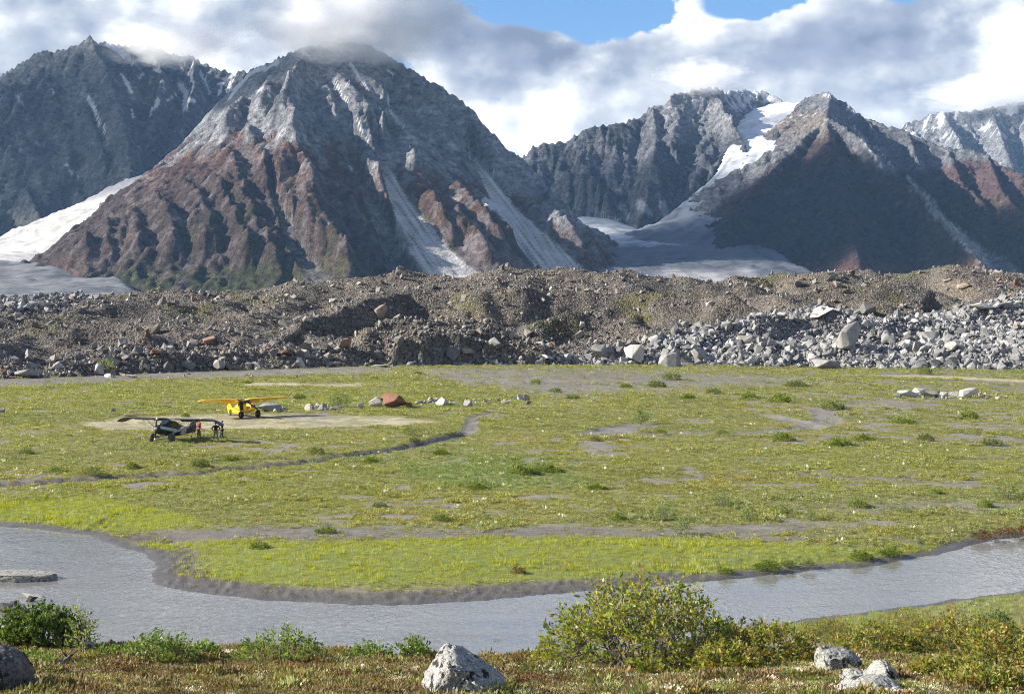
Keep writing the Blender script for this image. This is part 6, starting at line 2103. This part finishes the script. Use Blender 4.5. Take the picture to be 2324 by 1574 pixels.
for k, (bx, by, kd, sz, lab) in enumerate(PLAINSH):
    g_ = on_flat(bx, by)
    shrub('willow_shrub', (g_[0], g_[1], g_[2] - 0.02), SMALL[kd], lab or '%s %s' % (('low green willow clump', 'small upright willow', 'low grey willow')[0 if kd == 3 else 1 if kd == 2 else 2], ('at the left ' if bx < 560 else 'left of centre ' if bx < 1000 else 'in the middle ' if bx < 1450 else 'right of centre ' if bx < 1850 else 'at the right ') + ('on the far part of the flat' if by < 915 else 'level with the mud pools' if by < 1015 else 'on the middle of the flat' if by < 1120 else 'on the near part of the flat')), 'small willows scattered over the flat', k * 1.7, (sz * (0.95 + 0.55 * ((k * 7) % 5) / 4), sz * (0.95 + 0.5 * ((k * 3) % 4) / 3), sz * (0.85 + 0.4 * ((k * 5) % 7) / 6)))
print('shrubs', time.time() - T0)

# foreground shrubs: (x, foot y, width, height, recipe, words)
FG = [
    (1452, 1516, 470, 200, 'main', 'big leafy willow bush with bare grey branches right of the boulder'),
    (1735, 1512, 250, 100, 'yel', 'low yellow green willow right of the big bush'), (1650, 1520, 150, 60, 'yel', 'knee high willow under the right side of the big bush'),
    (1985, 1480, 190, 60, 'yel', 'yellowish willow behind the rocks at right'), (2075, 1478, 210, 88, 'yel', 'yellow leaved willow above the pointed rock'), (2180, 1490, 220, 95, 'yel', 'dense yellow green willow left of the right edge'), (2290, 1520, 200, 105, 'yel', 'willow thicket cut by the right edge'),
    (2150, 1545, 170, 55, 'yel', 'low willow in front of the thicket at right'), (2240, 1572, 190, 60, 'yel', 'low willow at the bottom right corner'), (1880, 1445, 160, 38, 'yel', 'low willow on the lip between the big bush and the right thicket'),
    (50, 1480, 220, 80, 'dark', 'dense dark green bush at the left edge'), (188, 1484, 60, 118, 'sap', 'slender pale willow sapling beside the dark bush'), (360, 1498, 170, 62, 'wil', 'spreading willow on the lip, left of the others'), (462, 1496, 70, 38, 'wil', 'small willow at the right of the left lip bush'),
    (636, 1500, 210, 70, 'wil', 'round willow on the lip in the middle of the row'), (835, 1500, 120, 40, 'wil', 'low willow on the lip left of the boulder'), (940, 1498, 90, 50, 'wil', 'willow touching the left of the grey boulder'), (1130, 1482, 34, 32, 'wil', 'tiny willow sprig right of the boulder'), (250, 1494, 90, 28, 'wil', 'low willow sprig right of the sapling'), (60, 1508, 130, 24, 'wil', 'low willow fringe in front of the dark bush'),
]
for k, (bx, by, bw, bh, rec, lab) in enumerate(FG):
    g_ = ground_hit(bx, by)
    m_ = g_[1] / FU
    R, Hh = bw * m_ * 0.5, bh * m_
    A = R * Hh
    if rec == 'main':
        ms = grow(700 + k, R, Hh, 36, 1450, 8, 0.066, 0.026, WIL * np.array((1.38, 1.25, 1.1)), 0.14, 0.35, 0.30, 0.015, 0.32, 0.02)
    elif rec == 'yel':
        ms = grow(700 + k, R, Hh, 16, int(160 + 900 * A), 8, 0.055, 0.022, WIL_Y, 0.06, 0.6, 0.75, 0.008, 0.0)
    elif rec == 'dark':
        ms = grow(700 + k, R, Hh, 26, 700, 9, 0.055, 0.026, WIL_D, 0.0, 0.6, 0.75, 0.010, -0.1)
    elif rec == 'sap':
        ms = grow(700 + k, R, Hh, 4, 46, 8, 0.055, 0.021, WIL_S, 0.0, 1.3, 0.1, 0.008, 0.1, 0.35)
    else:
        ms = grow(700 + k, R, Hh, 14, int(90 + 700 * A), 8, 0.052, 0.019, WIL_S * np.array((0.8, 0.95, 0.6)), 0.08, 0.6, 0.7, 0.008, 0.05)
    shrub('willow_bush', (g_[0], g_[1] + (0.0 if rec != 'dark' else 0.5), g_[2] - 0.02), ms, lab, 'willows along the knoll', 0.0, (1, 1, 1), bark_m if rec in ('main', 'sap') else bark_d)
g_ = on_flat(2265, 1432)
shrub('willow_bush', g_, grow(760, 0.62, 0.75, 18, 160, 8, 0.085, 0.04, WIL_D * 1.25, 0.0, 0.6, 0.6, 0.01, -0.1), 'round vivid green bush on the near river flat at right', 'willows along the knoll')
print('bushes', time.time() - T0)


# ------------------------------------------------------------------ foreground rocks
def big_rock(points, seed, cuts=5, amp=0.03):
    bm = bmesh.new()
    for q in points:
        bm.verts.new(Vector(q))
    bmesh.ops.convex_hull(bm, input=bm.verts[:])
    bmesh.ops.delete(bm, geom=[v for v in bm.verts if not v.link_faces], context='VERTS')
    bmesh.ops.triangulate(bm, faces=bm.faces[:])
    bmesh.ops.bevel(bm, geom=bm.edges[:], offset=amp * 0.8, segments=2, affect='EDGES')
    bmesh.ops.triangulate(bm, faces=bm.faces[:])
    for _ in range(cuts):
        lim = amp * 1.3
        ed = [e for e in bm.edges if e.calc_length() > lim]
        if not ed: break
        bmesh.ops.subdivide_edges(bm, edges=ed, cuts=1)
        bmesh.ops.triangulate(bm, faces=bm.faces[:])
        if len(bm.verts) > 5000: break
    from mathutils import noise as mn
    bm.normal_update()
    S = Vector((seed * 3.1, seed * 1.7, 0))
    for v in bm.verts:
        k = mn.fractal(v.co * 5.0 + S, 0.8, 2.1, 5) * 0.42 + mn.noise(v.co * 14 + S) * 0.35 + mn.noise(v.co * 38 + S) * 0.38
        v.co += v.normal * k * amp
    me = bpy.data.meshes.new('rock')
    bm.to_mesh(me)
    bm.free()
    return me


def silhouette_pts(sil, depth, g, seed):
    """give a traced outline real depth: ring copies in front and behind, pulled in"""
    r = np.random.default_rng(seed)
    m_ = g[1] / FU
    cx = sum(a for a, b in sil) / len(sil)
    by = max(b for a, b in sil)
    out = []
    for a, b in sil:
        x, z = (a - cx) * m_, (by - b) * m_ - 0.05
        out.append((x, 0, z))
        for s, f in ((-1, 0.62), (-0.55, 0.92), (0.6, 0.9), (1, 0.6)):
            out.append((x * f + r.normal() * 0.01, s * depth, max(z * (0.55 + 0.4 * f) - 0.02, -0.08) + r.normal() * 0.01))
    return out, cx


rk_lich = rock_mat('lichen_granite', 'OBJECT', 0.95, 2.2)
rk_dark = rock_mat('dark_lichen_rock', 'OBJECT', 0.9, 1.2, 0.15)
FGR = [
    ([(957, 1576), (955, 1545), (962, 1520), (988, 1503), (1001, 1455), (1022, 1449), (1042, 1463), (1062, 1468), (1088, 1482), (1130, 1508), (1156, 1535), (1146, 1555), (1120, 1578)], 0.34, (0.27, 0.27, 0.26), 'large pale grey boulder spotted with black lichen at bottom centre', rk_lich),
    ([(1856, 1500), (1858, 1472), (1872, 1464), (1925, 1470), (1945, 1490), (1958, 1512), (1920, 1518), (1880, 1508)], 0.16, (0.26, 0.26, 0.24), 'flat pale rock with black lichen under the right willows', rk_lich),
    ([(1905, 1540), (1910, 1516), (1935, 1508), (1968, 1516), (1975, 1535), (1940, 1542)], 0.12, (0.26, 0.26, 0.25), 'small grey rock wedged left of the pointed one', rk_lich),
    ([(1950, 1548), (1962, 1530), (1985, 1502), (2004, 1495), (2022, 1506), (2038, 1530), (2040, 1545), (2000, 1552)], 0.17, (0.27, 0.27, 0.25), 'pointed grey rock with dark streaks at lower right', rk_lich),
    ([(1895, 1590), (1915, 1548), (1950, 1530), (2000, 1530), (2032, 1545), (2050, 1590)], 0.22, (0.30, 0.30, 0.275), 'broad pale rock cut by the bottom edge at lower right', rk_lich),
    ([(2258, 1585), (2272, 1548), (2300, 1538), (2350, 1540), (2372, 1585)], 0.2, (0.30, 0.30, 0.285), 'pale rock in the bottom right corner', rk_lich),
    ([(-90, 1600), (-80, 1470), (-20, 1452), (25, 1468), (48, 1480), (64, 1510), (62, 1540), (74, 1600)], 0.35, (0.115, 0.105, 0.10), 'big dark rock with orange lichen at the left edge', rk_dark),
    ([(1198, 1482), (1204, 1466), (1220, 1458), (1236, 1466), (1246, 1481)], 0.09, (0.10, 0.10, 0.095), 'dark mossy rock on the lip left of the big bush', rk_dark),
    ([(258, 1512), (262, 1500), (272, 1496), (294, 1502), (298, 1511)], 0.06, (0.035, 0.035, 0.036), 'small black rock on the heath at left', rk_dark),
    ([(122, 1508), (128, 1494), (142, 1490), (150, 1504)], 0.05, (0.20, 0.19, 0.19), 'small grey rock on the heath near the dark rock', rk_lich),
    ([(150, 1498), (158, 1485), (172, 1492), (178, 1500)], 0.05, (0.10, 0.10, 0.10), 'small dark rock behind the little grey one', rk_dark),
    ([(146, 1478), (160, 1450), (185, 1445), (208, 1452), (214, 1478)], 0.15, (0.36, 0.35, 0.33), 'pale rock standing behind the sapling', rk_lich),
    ([(740, 1520), (744, 1508), (760, 1504), (786, 1508), (790, 1519)], 0.07, (0.12, 0.12, 0.125), 'dark flat stone on the heath left of the boulder', rk_dark),
    ([(668, 1526), (680, 1517), (710, 1515), (728, 1524)], 0.06, (0.26, 0.26, 0.25), 'flat grey stone in the heath', rk_lich),
    ([(892, 1530), (896, 1514), (912, 1511), (930, 1520), (938, 1529)], 0.07, (0.34, 0.33, 0.32), 'pale stone just left of the boulder', rk_lich), ([(868, 1508), (878, 1498), (902, 1495), (914, 1506)], 0.07, (0.34, 0.33, 0.31), 'flat pale stone at the foot of the lip willow', rk_lich),
]
for k, (sil, dep, c, lab, m_) in enumerate(FGR):
    by = min(max(b for a, b in sil), 1570)
    pts_, cx = silhouette_pts(sil, dep, ground_hit(sum(a for a, b in sil) / len(sil), by), k)
    g_ = ground_hit(cx, by)
    dz = (max(b for a, b in sil) - by) * g_[1] / FU
    sz = dep
    f_ = 1.0 if k in (0, 6) else 1.18
    o = boulder((g_[0], g_[1], g_[2] - dz), (f_, f_, f_ * 1.1 if k else 1.04), (0, 0, 0), c, k, lab, 'rocks on the knoll', name='rock', cat='rock', mesh=big_rock(pts_, k + 1, 6, 0.030 if dep > 0.3 else 0.016), m=m_)
    o.data.polygons.foreach_set('use_smooth', np.ones(len(o.data.polygons), bool))
    if k == 6:
        # orange lichen crust on its shoulder
        lm_, w, p, o_ = mat('orange_lichen')
        tc = w.n('ShaderNodeTexCoord').outputs['Object']
        w.link(w.ramp(w.noise(tc, 30, 5, 0.7), [(0.3, (0.12, 0.05, 0.03)), (0.6, (0.34, 0.12, 0.05))]), p.inputs['Base Color'])
        p.inputs['Roughness'].default_value = 0.95
        me = o.data
        co = np.array([v.co[:] for v in me.vertices])
        nr = np.array([v.normal[:] for v in me.vertices])
        fc = [pl.vertices[:] for pl in me.polygons]
        kn_ = fbm(co[:, 0] * 1 + co[:, 1], co[:, 2] + co[:, 1] * 0.5, 0.12, 4, seed=9)
        sel = [f for f in fc if np.mean([kn_[i] for i in f]) > 0.30 and np.mean([nr[i][2] for i in f]) > 0.25]
        if sel:
            u, inv = np.unique(np.array(sel), return_inverse=True)
            lme = mesh_np('lichen', co[u] + nr[u] * 0.004, tris=inv.reshape(-1, 3))
            add_obj('lichen', lme, lm_, o)
pts_ = []
for (a_, b_) in ((-3.0, -0.6), (-3.0, 0.8), (0.2, 1.0), (1.5, 0.75), (1.95, 0.15), (1.6, -0.5), (0.2, -0.8)):
    pts_ += [(a_ * 0.97, b_ * 0.92, 0.33 + 0.05 * math.sin(a_ * 3)), (a_, b_, 0.20), (a_ * 1.02, b_ * 1.05, -0.3)]
cx = 20
o = boulder((ray_dir(cx, 1328).x * SLAB_AT[1] / ray_dir(cx, 1328).y, SLAB_AT[1] + 0.9, WATER_Z - 0.05), (1, 1, 1), (0, 0, 0), (0.27, 0.26, 0.235), 1, 'broad flat topped pale rock slab in the river at the left edge', 'rocks in the river', name='rock', cat='rock', mesh=big_rock(pts_, 5, 6, 0.04), m=rk_lich)
print('fg rocks', time.time() - T0)

# ------------------------------------------------------------------ heath on the knoll
heath_m = leaf_mat('heath_leaf', 0.30, 0.40)
HE = [tuft_leafy('heath_%d' % k, 46, 0.075, 0.055, 0.024, 0.010, 800 + k) for k in range(5)] + [tuft_grass('heath_grass_%d' % k, 18, 0.06, 0.085, 0.006, 820 + k, 0.8) for k in range(3)]
n = 46000
y = np.sqrt(RNG.uniform(11.6 ** 2, 21.5 ** 2, n))
x = RNG.uniform(-0.43, 0.43, n) * y
z = ground_z(x, y)
h1 = fbm(x, y, 1.3, 4, seed=121)
h2 = fbm(x, y, 0.35, 3, seed=122)
right = sstep(-0.8, 1.5, x + h1)
c = np.broadcast_to(np.array((0.125, 0.085, 0.040)), (n, 3)).copy()
c = mixc(c, np.array((0.19, 0.155, 0.055)), sstep(-0.3, 0.3, h1 + 0.5 * h2) * 0.8)
c = mixc(c, np.array((0.15, 0.175, 0.05)), sstep(-0.05, 0.4, fbm(x, y, 0.55, 3, seed=127) - 0.2 * h1) * (0.5 + 0.5 * right))
c = mixc(c, np.array((0.17, 0.065, 0.035)), sstep(0.15, 0.45, fbm(x, y, 0.7, 3, seed=123)) * 0.4)
lic = sstep(0.0, 0.2, fbm(x, y, 0.8, 4, seed=124) - 0.08 + 0.24 * right) * sstep(-0.3, 0.2, h2)
rr = RNG.random(n)
c = np.where((rr < lic * 0.75)[:, None], np.array((0.52, 0.46, 0.36)), c)
c = np.where(((rr > 0.90) & (rr < 0.955))[:, None], np.array((0.22, 0.25, 0.09)), c)
c *= RNG.uniform(0.65, 1.35, (n, 1)) * 1.25
keep = RNG.random(n) < np.where(y > 18.5, 0.65, 0.95)
idx = np.where(RNG.random(n) < 0.16, RNG.integers(5, 8, n), RNG.integers(0, 5, n))
idx = np.where(rr < lic * 0.75, RNG.integers(0, 5, n), idx)
s_ = RNG.uniform(0.7, 1.5, n) * (0.75 + 0.9 * sstep(-0.1, 0.45, fbm(x, y, 0.9, 3, seed=126)))
sc = np.stack([s_, s_, s_ * np.where(rr < lic * 0.75, 0.55, RNG.uniform(0.7, 1.4, n))], -1)
ro = np.stack([RNG.normal(0, 0.15, n), RNG.normal(0, 0.15, n), RNG.uniform(0, 6.283, n)], -1)
scatter('heath', np.stack([x, y, z - 0.006], -1)[keep], ro[keep], sc[keep], c[keep], [(q, heath_m) for q in HE], 'stuff', 'brown and green heath, lichen and grasses on the knoll', idx[keep])
# taller green leaves and slope cover below the lip at the right
n = 5200
y = RNG.uniform(24, 44, n)
x = RNG.uniform(-0.43, 0.43, n) * y
z = ground_z(x, y)
c = mixc(np.broadcast_to(np.array((0.19, 0.23, 0.05)), (n, 3)), np.array((0.26, 0.24, 0.06)), RNG.random(n)) * RNG.uniform(0.7, 1.3, (n, 1))
s_ = RNG.uniform(0.6, 1.3, n)
scatter('slope_plants', np.stack([x, y, z], -1), np.stack([np.zeros(n), np.zeros(n), RNG.uniform(0, 6.28, n)], -1), np.repeat(s_[:, None], 3, 1), c, [(q, lf_inst) for q in LEAFY + GRASSY], 'stuff', 'green plants on the slope down to the river')
print('done', time.time() - T0)
